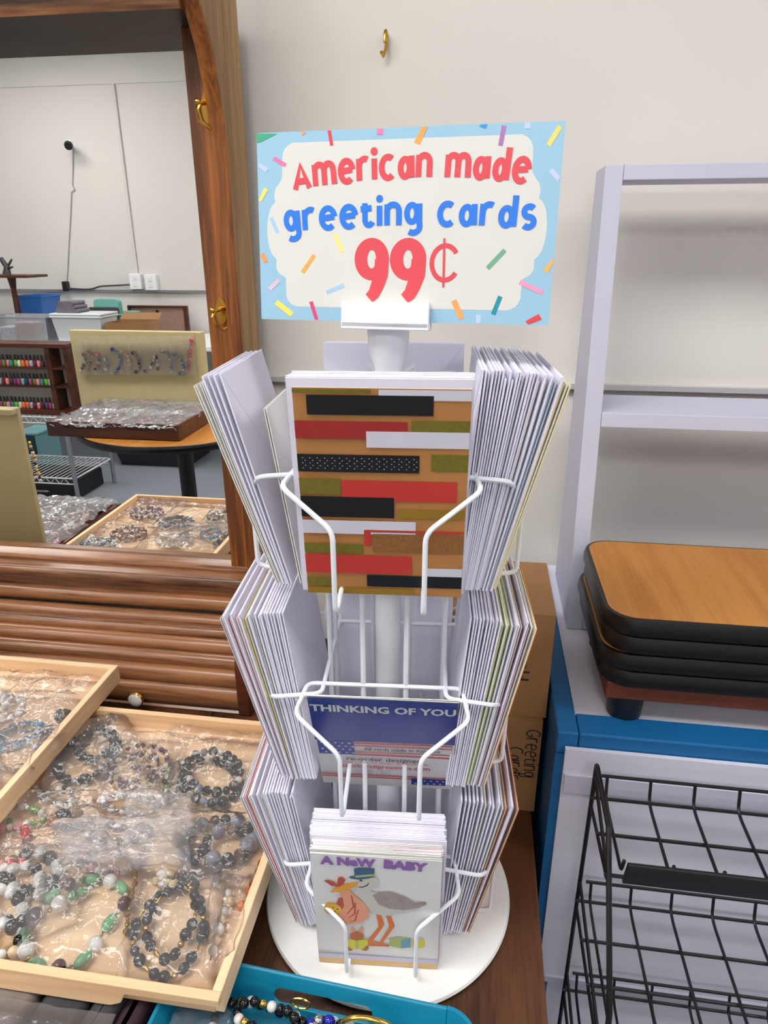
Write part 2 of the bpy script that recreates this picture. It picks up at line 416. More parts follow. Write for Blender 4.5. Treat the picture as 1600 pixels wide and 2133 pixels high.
# upper rail and ledge
zl1 = at_y(u0, 1244, .955).z; zl2 = at_y(u0, 1204, .955).z; za = at_y(u0, 1277, .945).z
obj('upper_rail', MB().prism([(.948, za), (.943, za+.006), (.942, (za+zl1)/2), (.945, zl1-.004), (.95, zl1), (.98, zl1), (.98, za)], lambda a, b, c: (c, a, b), HX0+.022, -.357), 'oak', hut, smooth=50)
led = [(.955, zl1)]+[(.9525-.0055*math.sin(math.pi*k/8)**.7+(.0025 if False else 0), zl1+.0+(zl2-zl1)*(.4+.6*k/8)) for k in range(9)]+[(.955, zl2), (1.09, zl2), (1.09, zl1)]
obj('ledge', MB().prism(led, lambda a, b, c: (c, a, b), HX0-.012, -.336), 'oak', hut, smooth=50)
zm = at_y(487, 1167, 1.0).z
obj('mirror_rail', MB().prism([(.978, zl2), (.978, zl2+.004), (.983, zl2+.008), (.992, zm-.004), (.998, zm), (1.01, zm), (1.01, zl2)], lambda a, b, c: (c, a, b), HX0+.03, -.372), 'oak', hut, smooth=50)
def endpanel(x0, x1):
    prof = [(.842, DZ+.001), (.842, DZ+.088), (.846, DZ+.104), (.856, DZ+.117), (.872, DZ+.124), (.892, DZ+.128), (.915, DZ+.134), (.935, DZ+.146), (.945, zl1-.0005), (1.088, zl1-.0005), (1.088, DZ+.001)]
    return obj('end_panel', MB().prism(prof, lambda a, b, c: (c, a, b), x0, x1), 'mahogany', hut, smooth=40, bevel=.003)
endpanel(-.357, -.335); endpanel(HX0, HX0+.022)
# mirror and its frame
zt = at_y(200, 74, 1.0).z          # underside of the cornice
obj('mirror_glass', MB().box(HX0+.05, -.404, YM, YM+.004, zm-.003, zt+.01), 'mirror', hut, label='mirror glass reflecting the shop behind')
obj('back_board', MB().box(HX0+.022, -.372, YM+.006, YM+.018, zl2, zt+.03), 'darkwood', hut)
obj('stile', MB().box(-.404, -.372, .986, 1.006, zl2, zt+.02), 'oak_up', hut, bevel=.0015)
obj('stile', MB().box(HX0+.022, HX0+.06, .986, 1.006, zl2, zt+.02), 'oak_up', hut, bevel=.0015)
yb = at_x(434, 0, HXR).y
def side(x0, x1):
    z1 = 1.45+.13
    prof = [(1.055, zl2+.0005), (.974, zl2+.0005), (.974, z1-.10), (.975, z1-.03), (.972, z1+.02), (.962, z1+.06), (.945, z1+.10), (.92, z1+.135), (.905, z1+.17), (.90, z1+.30), (1.055, z1+.30)]
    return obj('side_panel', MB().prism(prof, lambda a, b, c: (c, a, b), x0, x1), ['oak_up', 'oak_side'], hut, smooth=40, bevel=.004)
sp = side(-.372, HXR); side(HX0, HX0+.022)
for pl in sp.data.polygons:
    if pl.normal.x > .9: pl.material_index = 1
yfc = at_z(200, 26, zt).y
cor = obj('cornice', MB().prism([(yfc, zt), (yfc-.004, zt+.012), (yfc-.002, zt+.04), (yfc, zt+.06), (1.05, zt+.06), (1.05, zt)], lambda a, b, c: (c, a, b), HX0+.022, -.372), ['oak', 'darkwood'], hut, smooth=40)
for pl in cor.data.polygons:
    if pl.normal.z < -.9: pl.material_index = 1  # underside gets a darker wood, putting the shade below the cornice into its colour
obj('cornice_lip', MB().prism([(yfc-.012, zt+.018), (yfc-.018, zt+.03), (yfc-.012, zt+.045), (yfc-.001, zt+.045), (yfc-.003, zt+.018)], lambda a, b, c: (c, a, b), HX0+.022, -.372), 'oak', hut, smooth=50)
def hook(u, v):
    p = at_y(u, v, .985)
    pl = obj('coat_hook', MB().prism([(.008*math.cos(a), .019*math.sin(a)) for a in [k*math.pi/10 for k in range(20)]], lambda a, b, c: (p.x+.001+a, p.y+c, p.z+b), -.003, 0), 'brass', hut, label='brass coat hook on an oval plate')
    obj('hook', MB().tube([p+Vector(q) for q in ((.007, -.002, .004), (.004, -.012, .004), (-.002, -.022, .002), (-.004, -.026, -.006), (-.002, -.022, -.018), (.006, -.012, -.026), (.010, -.006, -.022))], [.003, .003, .0035, .003, .0035, .0025, .0015], 8), 'brass', pl, smooth=True)
    obj('hook_tip', MB().sphere(p+Vector((-.003, -.025, .003)), .0042), 'brass', pl, smooth=True)
hook(432, 225); hook(461, 648)

# ================================================================== RIGHT SIDE: BLUE CABINET
BZ = .939; BX = .107; BXI = .131; BXR = .80; BY0 = .638; BYI = .676
bc = thing('blue_cabinet', (.45, .86, 0), 'blue painted cabinet with white inset top and white front panel', 'cabinet')
obj('top_rail', MB().box(BX, BXI, BY0+.001, 1.085, BZ-.03, BZ), 'blue_paint', bc, bevel=.002)
obj('top_rail', MB().box(BXI+.0005, BXR, BY0+.001, BYI, BZ-.03, BZ), 'blue_paint', bc, bevel=.002)
obj('top_panel', MB().box(BXI+.0005, BXR, BYI+.0005, 1.085, BZ-.02, BZ-.004), 'white_panel', bc)
zf = at_y(1250, 1566, BY0).z
obj('front_rail', MB().box(BXI+.0003, BXR, BY0, BY0+.025, zf, BZ-.0301), 'blue_paint', bc)
obj('stile', MB().box(BX, BXI, BY0, BY0+.025, 0, BZ-.0301), 'blue_paint', bc)
obj('side_panel', MB().box(BX, BX+.016, BY0+.0252, 1.085, 0, BZ-.0301), 'blue_paint', bc)
zb2 = at_y(1150, 2033, BY0).z
obj('front_panel', MB().box(BXI-.014, BXR, BY0-.006, BY0-.0005, zb2, zf+.004), 'white_panel', bc)
obj('panel_moulding', MB().box(BXI-.012, BXR, BY0-.009, BY0-.0062, zf-.055, zf-.03), 'white_paint', bc)
obj('panel_moulding', MB().box(BXI-.012, BXR, BY0-.010, BY0-.0062, zb2+.002, zb2+.012), 'white_paint', bc)
obj('lower_panel', MB().box(BXI+.001, BXR, BY0+.004, BY0+.012, .1, zb2-.003), 'white_panel', bc)
obj('plinth', MB().box(BXI+.001, BXR, BY0+.002, BY0+.03, 0, .098), 'blue_paint', bc)

# ---------------- black wire rack in front of it
rk = thing('wire_rack', (.4, .58, 0), 'black wire tiered display rack standing before the white cabinet panel', 'rack')
yR = .612
top = at_y(1243, 1594, yR); xL = top.x; xRr = xL+.62
ft = at_y(1172, 2053, yR)
z1 = at_y(1262, 1648, yR-.004).z; z2 = at_y(1215, 1885, yR-.004).z - .0
s1 = at_y(1240, 1648, yR); z1 = s1.z
f1 = at_z(1282, 1805, z1); yF1 = f1.y
s2 = at_y(1205, 1862, yR); z2 = s2.z
dz = z1-z2; z3 = z2-dz; z4 = z3-dz
zfl = 0.0
wr = .0019
d1 = at_z(1240, 1648, z1).y-at_z(1255, 1722, z1).y
q1 = at_x(1268, 1722, xL); q2 = at_x(1270, 2110, xL); q3 = q1+(q2-q1)*((q1.z-.006)/(q1.z-q2.z))
for x in (xL, xRr):
    obj('upright', MB().tube(fillet([(x, yR, .006), (x, yR, top.z), (x, yR-.004, top.z+.002)], .004), wr*1.35, 8), 'black_wire', rk, smooth=True)
    obj('leaning_leg', MB().tube([(x, yR-.005, top.z+.001), (x, q1.y, q1.z), (x, q2.y, q2.z), (x, max(q3.y, .30), .006)], wr*1.5, 8), 'black_wire', rk, smooth=True)
for zi, (zs, nc) in enumerate([(z1, 3), (z2, 5), (z3, 6)]):
    hgt = .026; y0_ = yR-.006; yf = y0_-d1*(nc-1)+.003
    obj('back_wire', MB().tube([(xL+.006, yR-.004, zs+hgt), (xRr-.006, yR-.004, zs+hgt)], wr, 8), 'black_wire', rk, smooth=True)
    for k in range(nc):
        y = y0_-d1*k
        obj('cross_wire', MB().tube([(xL-.004, y, zs-.004), (xRr+.004, y, zs-.004)], wr, 8), 'black_wire', rk, smooth=True)
    n = 14
    for k in range(n):
        x = xL+.012+(xRr-xL-.024)*k/(n-1)
        obj('grid_wire', MB().tube(fillet([(x, yR-.004, zs+hgt), (x, yR-.010, zs+.003), (x, yR-.022, zs), (x, yf, zs), (x, yf-.004, zs+.018)], .006, 3), wr*.92, 6), 'black_wire', rk, smooth=True)
    for xx in (xL, xRr):
        obj('side_wire', MB().tube([(xx, yR, zs+.022), (xx, yf, zs-.006)], wr, 6), 'black_wire', rk, smooth=True)
        obj('side_wire', MB().tube([(xx, yR, zs-.02), (xx, yf, zs-.012)], wr, 6), 'black_wire', rk, smooth=True)
    yb_ = yf-.008
    obj('label_holder', MB().prism(rrect(-.0025, .0025, -.020, .014, .002, 2), lambda a, b, c: (c, yb_+a-b*.25, zs+.009+b), xL+.014, xRr-.012), 'black_plastic', rk, smooth=40, label='black plastic label strip along the shelf front')

# ---------------- stack of laminate table tops on a footed board
SX0, SX1, SY0, SY1 = .148, .62, .655, .872
zt0 = 1.08
bd = thing('footed_board', (.38, .76, BZ), 'reddish brown board on short round black feet under the laminate tops', 'board')
obj('board', MB().box(SX0+.012, SX1-.01, SY0+.012, SY1-.01, .970, .992), 'redboard', bd, bevel=.001)
for x, y in ((SX0+.04, SY0+.034), (SX1-.04, SY0+.034), (SX0+.04, SY1-.04), (SX1-.04, SY1-.04)):
    zb_ = BZ+.0005 if y < BYI else BZ-.0035
    obj('foot', MB().lathe([(.017, zb_), (.0195, zb_+.003), (.021, .962), (.021, .9695)], 24, (x, y, 0)), 'black_plastic', bd, smooth=True)
names = ['topmost laminate tabletop of the stack, wood grain face with black bumper edge', 'second laminate tabletop from the top of the stack, black bumper edge', 'third laminate tabletop from the top of the stack, black bumper edge', 'lowest laminate tabletop of the stack, resting on the reddish board']
hb = (zt0-.9925)/4
for k in range(4):
    zb_ = zt0-hb*(k+1); j = [0, .003, -.003, .002][k]
    t = thing('table_top', (.38, .76, zb_), names[k], 'tabletop', 'stacked laminate tabletops')
    def slab(off, za, zb): return rrect(SX0+j-off+.006, SX1+j+off-.006, SY0-off+.006, SY1+off-.006, .03, 8), za, zb
    m_ = MB(); m_.prism(slab(0, 0, 0)[0], lambda a, b, c: (a, b, c), zb_+.002, zb_+hb-.0004); obj('laminate', m_, 'laminate', t)
    e = MB(); ring = []
    for q, (off, zz) in enumerate([(0, zb_+.0004), (.004, zb_+.001), (.006, zb_+hb*.3), (.006, zb_+hb*.7), (.004, zb_+hb-.0012), (.0, zb_+hb-.0006)]):
        ring.append([(a, b, zz) for a, b in rrect(SX0+j-off+.006, SX1+j+off-.006, SY0-off+.006, SY1+off-.006, .03+off, 8)])
    nn = len(ring[0]); vs = [p for r_ in ring for p in r_]; fs = []
    for q in range(len(ring)-1):
        for i in range(nn): fs.append((q*nn+i, q*nn+(i+1) % nn, (q+1)*nn+(i+1) % nn, (q+1)*nn+i))
    e.add(vs, fs); obj('edge_band', e, 'black_edge', t, smooth=60)

# ---------------- white painted shelf frame standing against the wall
FX = .142; FWD = .62; FB = 1.045; FZ0 = BZ-.0035
FY0 = .873; FY1 = .968; FZ1 = at_y(1250, 343, FY1).z
def fy(z): return FY0+(FY1-FY0)*(z-FZ0)/(FZ1-FZ0)
sf = thing('shelf_frame', (FX+.3, 1.0, FZ0), 'white painted open-backed shelf frame standing against the wall', 'shelf')
def upr(x0, x1): return MB().prism([(FY0, FZ0), (FY1, FZ1), (FB, FZ1), (FB, FZ0)], lambda a, b, c: (c, a, b), x0, x1)
def brd(z0, z1): return MB().prism([(fy(z0), z0), (fy(z1), z1), (FB, z1), (FB, z0)], lambda a, b, c: (c, a, b), FX+.0225, FX+FWD-.0225)
obj('upright', upr(FX, FX+.022), 'white_paint', sf, bevel=.0015); obj('upright', upr(FX+FWD-.022, FX+FWD), 'white_paint', sf, bevel=.0015)
obj('top_board', brd(FZ1-.018, FZ1), 'white_paint', sf, bevel=.001)
zs1 = at_y(1400, 864, .915).z; zs1 = at_y(1400, 864, fy(zs1)).z
obj('shelf', brd(zs1-.019, zs1), 'white_paint', sf, bevel=.001)
obj('shelf', brd(FZ0+.0005, FZ0+.0145), 'white_paint', sf, bevel=.001)

# ================================================================== CARDBOARD BOXES
def carton(name, label, x0, x1, y0, y1, z0, z1):
    t = thing(name, ((x0+x1)/2, (y0+y1)/2, z0), label, 'box', 'cardboard cartons behind the card rack')
    w = .003
    b = MB(); b.box(x0, x1, y0, y0+w, z0, z1-w).box(x0, x1, y1-w, y1, z0, z1-w).box(x0, x0+w, y0+w, y1-w, z0, z1-w).box(x1-w, x1, y0+w, y1-w, z0, z1-w).box(x0+w, x1-w, y0+w, y1-w, z0, z0+w)
    obj('carton_body', b, 'cardboard', t)
    xm = (x0+x1)/2
    obj('flap', MB().box(x0, xm-.001, y0, y1, z1-w, z1), 'cardboard', t); obj('flap', MB().box(xm+.001, x1, y0, y1, z1-w, z1), 'cardboard', t)
    return t
zq = at_y(1100, 1497, .712).z; zq2 = at_y(1100, 1212, .80).z
b1 = carton('cardboard_box', 'lower cardboard box with handwritten Greeting Cards marking beside the blue cabinet', -.04, .100, .708, .95, DZ+.0005, zq)
b2 = carton('cardboard_box', 'upper cardboard box with dark printed block, stacked on the marked box', -.036, .1035, .716, .86, zq+.0005, zq2)
mk = MB()
g0 = at_y(1090, 1525, .7075)
def hw(text, us, vs0, vs1, xh, tt):
    a = at_y(us, vs0, .7075); b = at_y(us, vs1, .7075); L = a.z-b.z
    strokes(mk, text, lambda x, y: (a.x+y, .7072, a.z-x), 0, L, lambda s: (0, 0), xh, tt, gap=.22)
hw('Greeting', 1098, 1520, 1618, .014, .0016); hw('Cards', 1062, 1556, 1622, .014, .0016)
obj('handwriting', mk, 'marker', b1, label='black marker handwriting reading Greeting Cards')
pk = MB(); a = at_y(1072, 1330, .7153); b = at_y(1096, 1392, .7153)
pk.box(a.x-.02, b.x, .7148, .7155, b.z, a.z)
obj('printed_block', pk, 'marker', b2)
pk = MB(); a = at_y(1070, 1398, .7153); b = at_y(1098, 1416, .7153)
strokes(pk, 'H', lambda x, y: (a.x+y, .7150, a.z-x), 0, a.z-b.z, lambda s: (0, 0), .016, .003)
obj('printed_letter', pk, 'marker', b2)
a = at_y(937, 1298, .7153); b = at_y(951, 1348, .7153)
lb = MB(); lb.box(a.x, b.x, .7148, .7155, b.z, a.z); lb.box(a.x, a.x+(b.x-a.x)*.35, .7144, .7148, a.z-(a.z-b.z)*.5, a.z-.001, 1)
C('pink', (.86, .25, .45), rough=.6)
obj('price_label', lb, ['cream_paper', 'pink'], b2)
# round-topped dark panel behind the rack
c0 = at_y(742, 1425, .80); rr = (at_y(742, 1425, .80)-at_y(672, 1425, .80)).length
pa = thing('arched_panel', (c0.x, .81, DZ), 'dark brown round-topped wooden panel standing behind the card rack', 'panel')
poly = [(c0.x-rr, DZ+.03)]+[(c0.x+rr*math.cos(math.radians(a)), c0.z+rr*math.sin(math.radians(a))) for a in range(180, -1, -12)]+[(c0.x+rr, DZ+.03)]
obj('panel', MB().prism(poly, lambda a, b, c: (a, c, b), .80, .82), 'darkwood', pa, bevel=.004)
obj('foot_block', MB().box(c0.x-rr-.01, c0.x+rr+.01, .785, .835, DZ+.0005, DZ+.03), 'darkwood', pa, bevel=.003)
# ================================================================== CARD SPINNER
SPX, SPY = -.077, .567; SPA = math.radians(4.3)
SPM = Matrix.Translation((SPX, SPY, DZ)) @ Matrix.Rotation(SPA, 4, 'Z')
def L2W(p): return SPM @ Vector(p)
rack = thing('card_spinner', (SPX, SPY, DZ), 'white wire spinner rack of greeting cards on a round white base', 'card rack')
def sobj(name, mb, m, smooth=True, parent=None, **k):
    mb.v = [L2W(p) for p in mb.v]; return obj(name, mb, m, parent or rack, smooth=smooth, **k)
sobj('base', MB().lathe([(.132, .0005), (.139, .002), (.1405, .005), (.139, .008), (.130, .0095), (0, .0095)], 96), 'white_base', 45)
sobj('post', MB().lathe([(.0125, .0095), (.0125, .602)], 32), 'white_plastic')
sobj('post_collar', MB().lathe([(.011, .598), (.0118, .606), (.0165, .618), (.0175, .636), (.0165, .642), (.0, .642)], 32), 'white_plastic')
SIDE = [Matrix.Rotation(math.radians(a), 4, 'Z') for a in (0, 90, 180, -90)]
TIER = [.425, .214, .013]
AW = .055
for k in range(4):
    R_ = SIDE[k]
    for s in (-.0195, .0195):
        sobj('upright_wire', MB().tube([R_ @ Vector((s, -AW, .012)), R_ @ Vector((s, -AW, .60))], .0024, 8), 'white_wire')
        sobj('spoke_wire', MB().tube([R_ @ Vector((s*.5, -.009, .598)), R_ @ Vector((s, -AW, .598))], .002, 8), 'white_wire')
        sobj('spoke_wire', MB().tube([R_ @ Vector((s*.5, -.009, .03)), R_ @ Vector((s, -AW, .03))], .002, 8), 'white_wire')
    for zb in (.436, .227, .021):
        pts = [(-.034, -AW, zb+.004), (-.034, -.106, zb-.004), (-.0345, -.115, zb), (-.0345, -.116, zb+.068), (-.0755, -.098, zb+.096), (-.071, -AW-.001, zb+.098)]
        path = pts+[(-x, y, z) for x, y, z in pts[::-1]]
        sobj('pocket_wire', MB().tube([R_ @ p for p in fillet(path, .008, 4)], .0021, 8), 'white_wire')
# ---------------- card and envelope blanks (x width, z height, y thickness; front face towards -y)
def envelope_mesh(w, h, t=.0013, m='envelope'):
    b = MB(); b.box(-w/2, w/2, -t/2, t/2, 0, h)
    fl = [(-w/2, h-.0005), (0, h*.52), (w/2, h-.0005)]
    b.prism(fl, lambda a, c, d: (a, d, c), t/2, t/2+.0004)
    return mesh('envelope', b, m)
def card_mesh(w, h, front, back='cream_paper', t=.0007, gape=.0012):
    b = MB()    # folded sheet: fold on the left edge, leaves slightly apart on the right
    b.hexa([(-w/2, -t, 0), (w/2, -t-gape, 0), (w/2, -gape, 0), (-w/2, 0, 0)], [(-w/2, -t, h), (w/2, -t-gape, h), (w/2, -gape, h), (-w/2, 0, h)], 0)
    b.hexa([(-w/2, 0, 0), (w/2, 0, 0), (w/2, t, 0), (-w/2, t, 0)], [(-w/2, 0, h), (w/2, 0, h), (w/2, t, h), (-w/2, t, h)], 1)
    return mesh('card', b, [front, back])
ENV = [envelope_mesh(.133, .184), envelope_mesh(.130, .181), envelope_mesh(.132, .178)]
def pal(name, c): C(name, c, rough=.5); return name
PALS = {n: card_mesh(.127, .178, pal('card_'+n, c), pal('leaf_'+n, c2)) for n, c, c2 in [
    ('pink', (.90, .78, .82), (.93, .88, .90)), ('yellow', (.90, .82, .50), (.93, .90, .80)), ('blue', (.42, .55, .68), (.80, .85, .90)),
    ('green', (.66, .68, .34), (.86, .87, .70)), ('cream', (.91, .90, .88), (.92, .91, .90)), ('maroon', (.48, .25, .33), (.86, .82, .84)),
    ('orange', (.92, .58, .16), (.93, .90, .86)), ('rust', (.70, .34, .16), (.90, .80, .70)), ('grey', (.78, .80, .82), (.88, .89, .90)), ('rose', (.84, .56, .60), (.92, .88, .88))]}
SIDE_NAME = ['front', 'right-hand', 'rear', 'left-hand']; TIER_NAME = ['upper', 'middle', 'lower']
cards = []
def put(k, tier, s, nb, nt, me, name, label, cat, group, h=.18, dz=0., ry=0., matrix_only=False):
    tl = math.asin(max(-.9, min(.9, (nt-nb)/h)))
    Mx = SPM @ SIDE[k] @ Matrix.Translation((s, -nb, TIER[tier]+.007+dz)) @ Matrix.Rotation(tl, 4, 'X') @ Matrix.Rotation(ry, 4, 'Y')
    if matrix_only: return Mx
    o = placed(name, me, Mx); tag(o, label, cat, group); ORG[o.name] = Vector((0, 0, 0)); cards.append(o)
    return o
def fan(k, tier, seq, nb0, nb1, nt0, nt1, jit=.0006, pw=1.0, sc=1.0, ddz=0.):
    """seq runs from the post outwards: 'e' for an envelope, else a card colour"""
    N = len(seq); pos = f'{TIER_NAME[tier]} {SIDE_NAME[k]} pocket'
    for i, q in enumerate(seq):
        f = i/max(1, N-1); nb = nb0+(nb1-nb0)*f; nt = nt0+(nt1-nt0)*f**pw
        s = random.uniform(-.0015, .0015)-(.004 if sc < 1 else 0); dz = random.uniform(0, .0006)+ddz
        end = 'innermost ' if i == 0 and N > 3 else 'outermost ' if i == N-1 and N > 3 else ''
        if q == 'e':
            put(k, tier, s, nb, nt+random.uniform(-jit, jit)*.5, ENV[0] if random.random() < .8 else random.choice(ENV), 'envelope', f'{end}white envelope standing in the {pos} of the card rack', 'envelope', f'envelopes in the {pos}', dz=dz)
        else:
            n_ = seq.count(q)
            put(k, tier, s, nb, nt+random.uniform(-jit, jit), PALS[q], 'greeting_card', f'{end}{q} edged greeting card standing in the {pos} of the card rack', 'card', f'cards in the {pos}', dz=dz)
        if sc != 1.0: cards[-1].matrix_basis = cards[-1].matrix_basis @ Matrix.Diagonal((sc, 1, sc, 1))
# left pockets (side 3)
fan(3, 0, ['cream'], .070, .070, .0955, .0955, 0)
cards[-1].matrix_basis = cards[-1].matrix_basis @ Matrix.Scale(.86, 4, (0, 0, 1))
fan(3, 0, ['e', 'e', 'e', 'e', 'cream', 'cream'], .079, .090, .124, .146, .0008)
fan(3, 1, ['e']*10+['cream', 'e', 'grey', 'yellow', 'e', 'cream', 'pink', 'e', 'rose', 'e', 'pink', 'grey'], .066, .100, .088, .145, .0006)
fan(3, 2, ['e']*11+['cream', 'e', 'pink', 'e', 'cream', 'rose', 'pink', 'grey'], .064, .094, .090, .142, .0006)
# right pockets (side 1)
fan(1, 0, ['e']*17+['cream', 'e', 'grey', 'e', 'blue', 'grey', 'e', 'yellow', 'cream', 'yellow'], .060, .094, .074, .140, .0005)
fan(1, 1, ['e']*10+['green', 'cream', 'green', 'grey', 'e', 'cream', 'maroon', 'e', 'maroon', 'cream', 'orange'], .060, .096, .075, .131, .0007)
fan(1, 2, ['e', 'e', 'e', 'e', 'e', 'e', 'cream', 'e', 'e', 'e', 'grey', 'rust', 'e', 'maroon', 'rust'], .060, .090, .075, .131, .0008)
# rear pockets (side 2): envelopes seen from behind
fan(2, 0, ['e', 'e', 'e'], .066, .074, .076, .092, .0004)
fan(2, 1, ['e', 'e', 'yellow'], .064, .072, .074, .092, .0004)
fan(2, 2, ['e', 'e', 'e'], .064, .072, .074, .092, .0004)
# front pockets
fan(0, 0, ['e']*9, .062, .0735, .078, .0985, .0003)
fan(0, 2, ['e']*20+['cream', 'pink', 'cream', 'rose', 'cream', 'grey', 'cream'], .060, .0945, .070, .1122, .0003, sc=.96, ddz=-.0085)

# ---------------- printed cards at the front
def printed(tier, nb, nt, w, h, name, label, front, dz=0, s=0.):
    me = card_mesh(w, h, front)
    o = put(0, tier, s, nb, nt, me, name, label, 'card', None, h=h, dz=dz)
    Mx = o.matrix_world.copy() if False else put(0, tier, s, nb, nt, None, '', '', '', '', h=h, dz=dz, matrix_only=True)
    n = (Mx.to_3x3() @ Vector((0, -1, 0))).normalized(); inv = Mx.inverted()
    def P(u, v, layer=1):
        Og = Mx @ Vector((0, -.0021-.00012*layer, 0)); q = inv @ at_plane(u, v, Og, n)
        q.y = -.0021-.00012*layer - 0
        return q
    return o, P, Mx
def decal(o, name, faces, m):      # faces: list of local point lists
    b = MB()
    for f in faces: b.flat(f)
    me = mesh(name, b, m, fix=False); d = placed(name, me, Matrix.Identity(4), o); return d
def clampx(q, w, h):
    q.x = max(-w/2, min(w/2, q.x)); q.z = max(0, min(h, q.z)); return q
# striped card
C('kraft', (.70, .48, .26), rough=.45, noise_amt=.04, nscale=60); C('olive', (.44, .40, .10), rough=.5, noise_amt=.12, nscale=300)
C('ink', (.06, .05, .06), rough=.35); C('brick', (.62, .15, .14), rough=.5, noise_amt=.06, nscale=200); C('scarlet', (.75, .20, .17), rough=.5)
C('pale', (.82, .81, .86), rough=.5); C('ochre', (.58, .44, .10), rough=.5); C('tan', (.55, .36, .17), rough=.5, noise_amt=.2, nscale=400); C('paper_edge', (.93, .92, .96), rough=.5)
CW, CH = .127, .178
o, P, Mx = printed(0, .077, .102, CW, CH, 'greeting_card', 'kraft brown greeting card with red, black, olive and white bars in front upper pocket', 'kraft', s=.0012)
def zq_(x, y): return (400+x*.5, 640+y*.5)
bars = [(403, 325, 745, 357, 'olive'), (778, 335, 1172, 390, 'pale'), (480, 367, 1006, 450, 'ink'), (425, 475, 898, 549, 'brick'), (915, 474, 1165, 522, 'olive'), (727, 520, 1162, 588, 'pale'),
        (440, 615, 947, 688, 'ink'), (998, 615, 1150, 685, 'olive'), (450, 712, 618, 778, 'olive'), (625, 725, 1102, 810, 'scarlet'), (462, 790, 842, 875, 'ink'), (858, 845, 1140, 882, 'ochre'),
        (470, 890, 932, 945, 'pale'), (718, 932, 1135, 942, 'scarlet'), (718, 932, 745, 994, 'scarlet'), (755, 948, 1135, 1025, 'tan'), (480, 985, 712, 1022, 'olive'), (485, 1033, 915, 1108, 'scarlet'), (960, 1090, 1122, 1135, 'pale'),
        (730, 1120, 1118, 1168, 'ink'), (500, 1125, 588, 1158, 'olive'), (500, 1170, 925, 1198, 'ochre')]
for i, (x0, y0, x1, y1, m) in enumerate(bars):
    a = P(*zq_(x0, y0)); b = P(*zq_(x1, y1)); c_ = P(*zq_(x1, y0)); d_ = P(*zq_(x0, y1))
    f = [a, c_, b, d_]
    for q in f: clampx(q, CW-.0004, CH-.0004); q.y -= .00006*(i % 3)
    xl, xr = min(q.x for q in f), max(q.x for q in f)
    if x0 < 505 and (x0, y0) != (480, 367): xl = -CW/2+.0002
    if x1 > 1100 and m != 'scarlet': xr = CW/2-.0002
    zt_ = (a.z+c_.z)/2; zb_ = (b.z+d_.z)/2; y = a.y
    decal(o, 'printed_bar', [[(xl, y, zt_), (xr, y, zt_), (xr, y, zb_), (xl, y, zb_)]], m)
    if (x0, y0) == (440, 615):
        dots = []
        for r_ in range(5):
            for c2 in range(16):
                xx = xl+.004+c2*(xr-xl-.008)/15+(.002 if r_ % 2 else 0); zz = zb_+.003+r_*(zt_-zb_-.006)/4
                dots.append([(xx-.0004, y-.0001, zz-.0003), (xx+.0004, y-.0001, zz-.0003), (xx+.0004, y-.0001, zz+.0003), (xx-.0004, y-.0001, zz+.0003)])
        decal(o, 'printed_dots', dots, 'pale')
# thinking-of-you header card
HW, HH = .130, .162
C('navy', (.07, .18, .55), rough=.25); C('flag_red', (.80, .28, .30), rough=.4); C('header_white', (.80, .80, .81), rough=.3); C('grey_ink', (.36, .33, .36), rough=.5); C('lilac_ink', (.62, .60, .72), rough=.5)
o, P, Mx = printed(1, .0374, .0967, HW, HH, 'header_card', 'blue and white Thinking of You re-order card in front middle pocket', 'header_white', dz=-.0296, s=.001)
def rect_on(o, name, x0, x1, z0, z1, m, lay=1): y = -.0021-.00012*lay; return decal(o, name, [[(x0, y, z1), (x1, y, z1), (x1, y, z0), (x0, y, z0)]], m)
zn = HH*.555
rect_on(o, 'blue_field', -HW/2+.0002, HW/2-.0002, zn, HH-.0002, 'navy', 1)
rect_on(o, 'flag_canton', -HW/2+.002, -HW/2+.036, zn-.026, zn-.0005, 'navy', 1)
for zz, hh in ((zn-.002, .0022), (zn-.0075, .0016), (zn-.019, .0016), (zn-.0245, .0022), (.024, .0018), (.0195, .0018)):
    rect_on(o, 'flag_stripe', (-HW/2+.036 if zz > .05 else -HW/2+.001), HW/2-.002, zz-hh, zz, 'flag_red', 1)
def star(cx, cz, r, y): return [(cx+(r if k % 2 == 0 else r*.42)*math.sin(k*math.pi/5), y, cz+(r if k % 2 == 0 else r*.42)*math.cos(k*math.pi/5)) for k in range(10)]
st = []
for r_ in range(4):
    for c2 in range(5): st.append(star(-HW/2+.006+c2*.0065+(.003 if r_ % 2 else 0), zn-.004-r_*.006, .0018, -.0024))
decal(o, 'flag_stars', st, 'header_white')
rect_on(o, 'flag_canton', HW/2-.04, HW/2-.006, .008, .021, 'navy', 2)
st = []
for r_ in range(2):
    for c2 in range(5): st.append(star(HW/2-.036+c2*.0062+(.003 if r_ else 0), .011+r_*.006, .0017, -.0025))
decal(o, 'flag_stars', st, 'header_white')
def ink(o, txt, x, z, size, m, bold=0., sx=1., lay=3, rot=0.):
    me = font_mesh(txt, size, bold, sx); me.materials.append(M[m])
    d = placed('lettering', me, Matrix.Translation((x, -.0021-.00012*lay, z)) @ Matrix.Rotation(math.radians(90), 4, 'X') @ Matrix.Rotation(rot, 4, 'Z'), o)
    return d
ink(o, 'THINKING OF YOU', 0, HH-.0165, .0145, 'header_white', .0005, 1.0)
ink(o, 'All cards made in America', .016, zn-.0135, .0068, 'grey_ink', .00012, .98)
ink(o, 're-order designer', -.002, zn-.034, .0095, 'grey_ink', .00012, 1.05)
ink(o, 'shop online, by design, all the time at:', 0, .050, .0055, 'flag_red', 0, 1.0)
ink(o, 'stockwellgreetings.com', 0, .041, .0092, 'flag_red', .0001, 1.0)
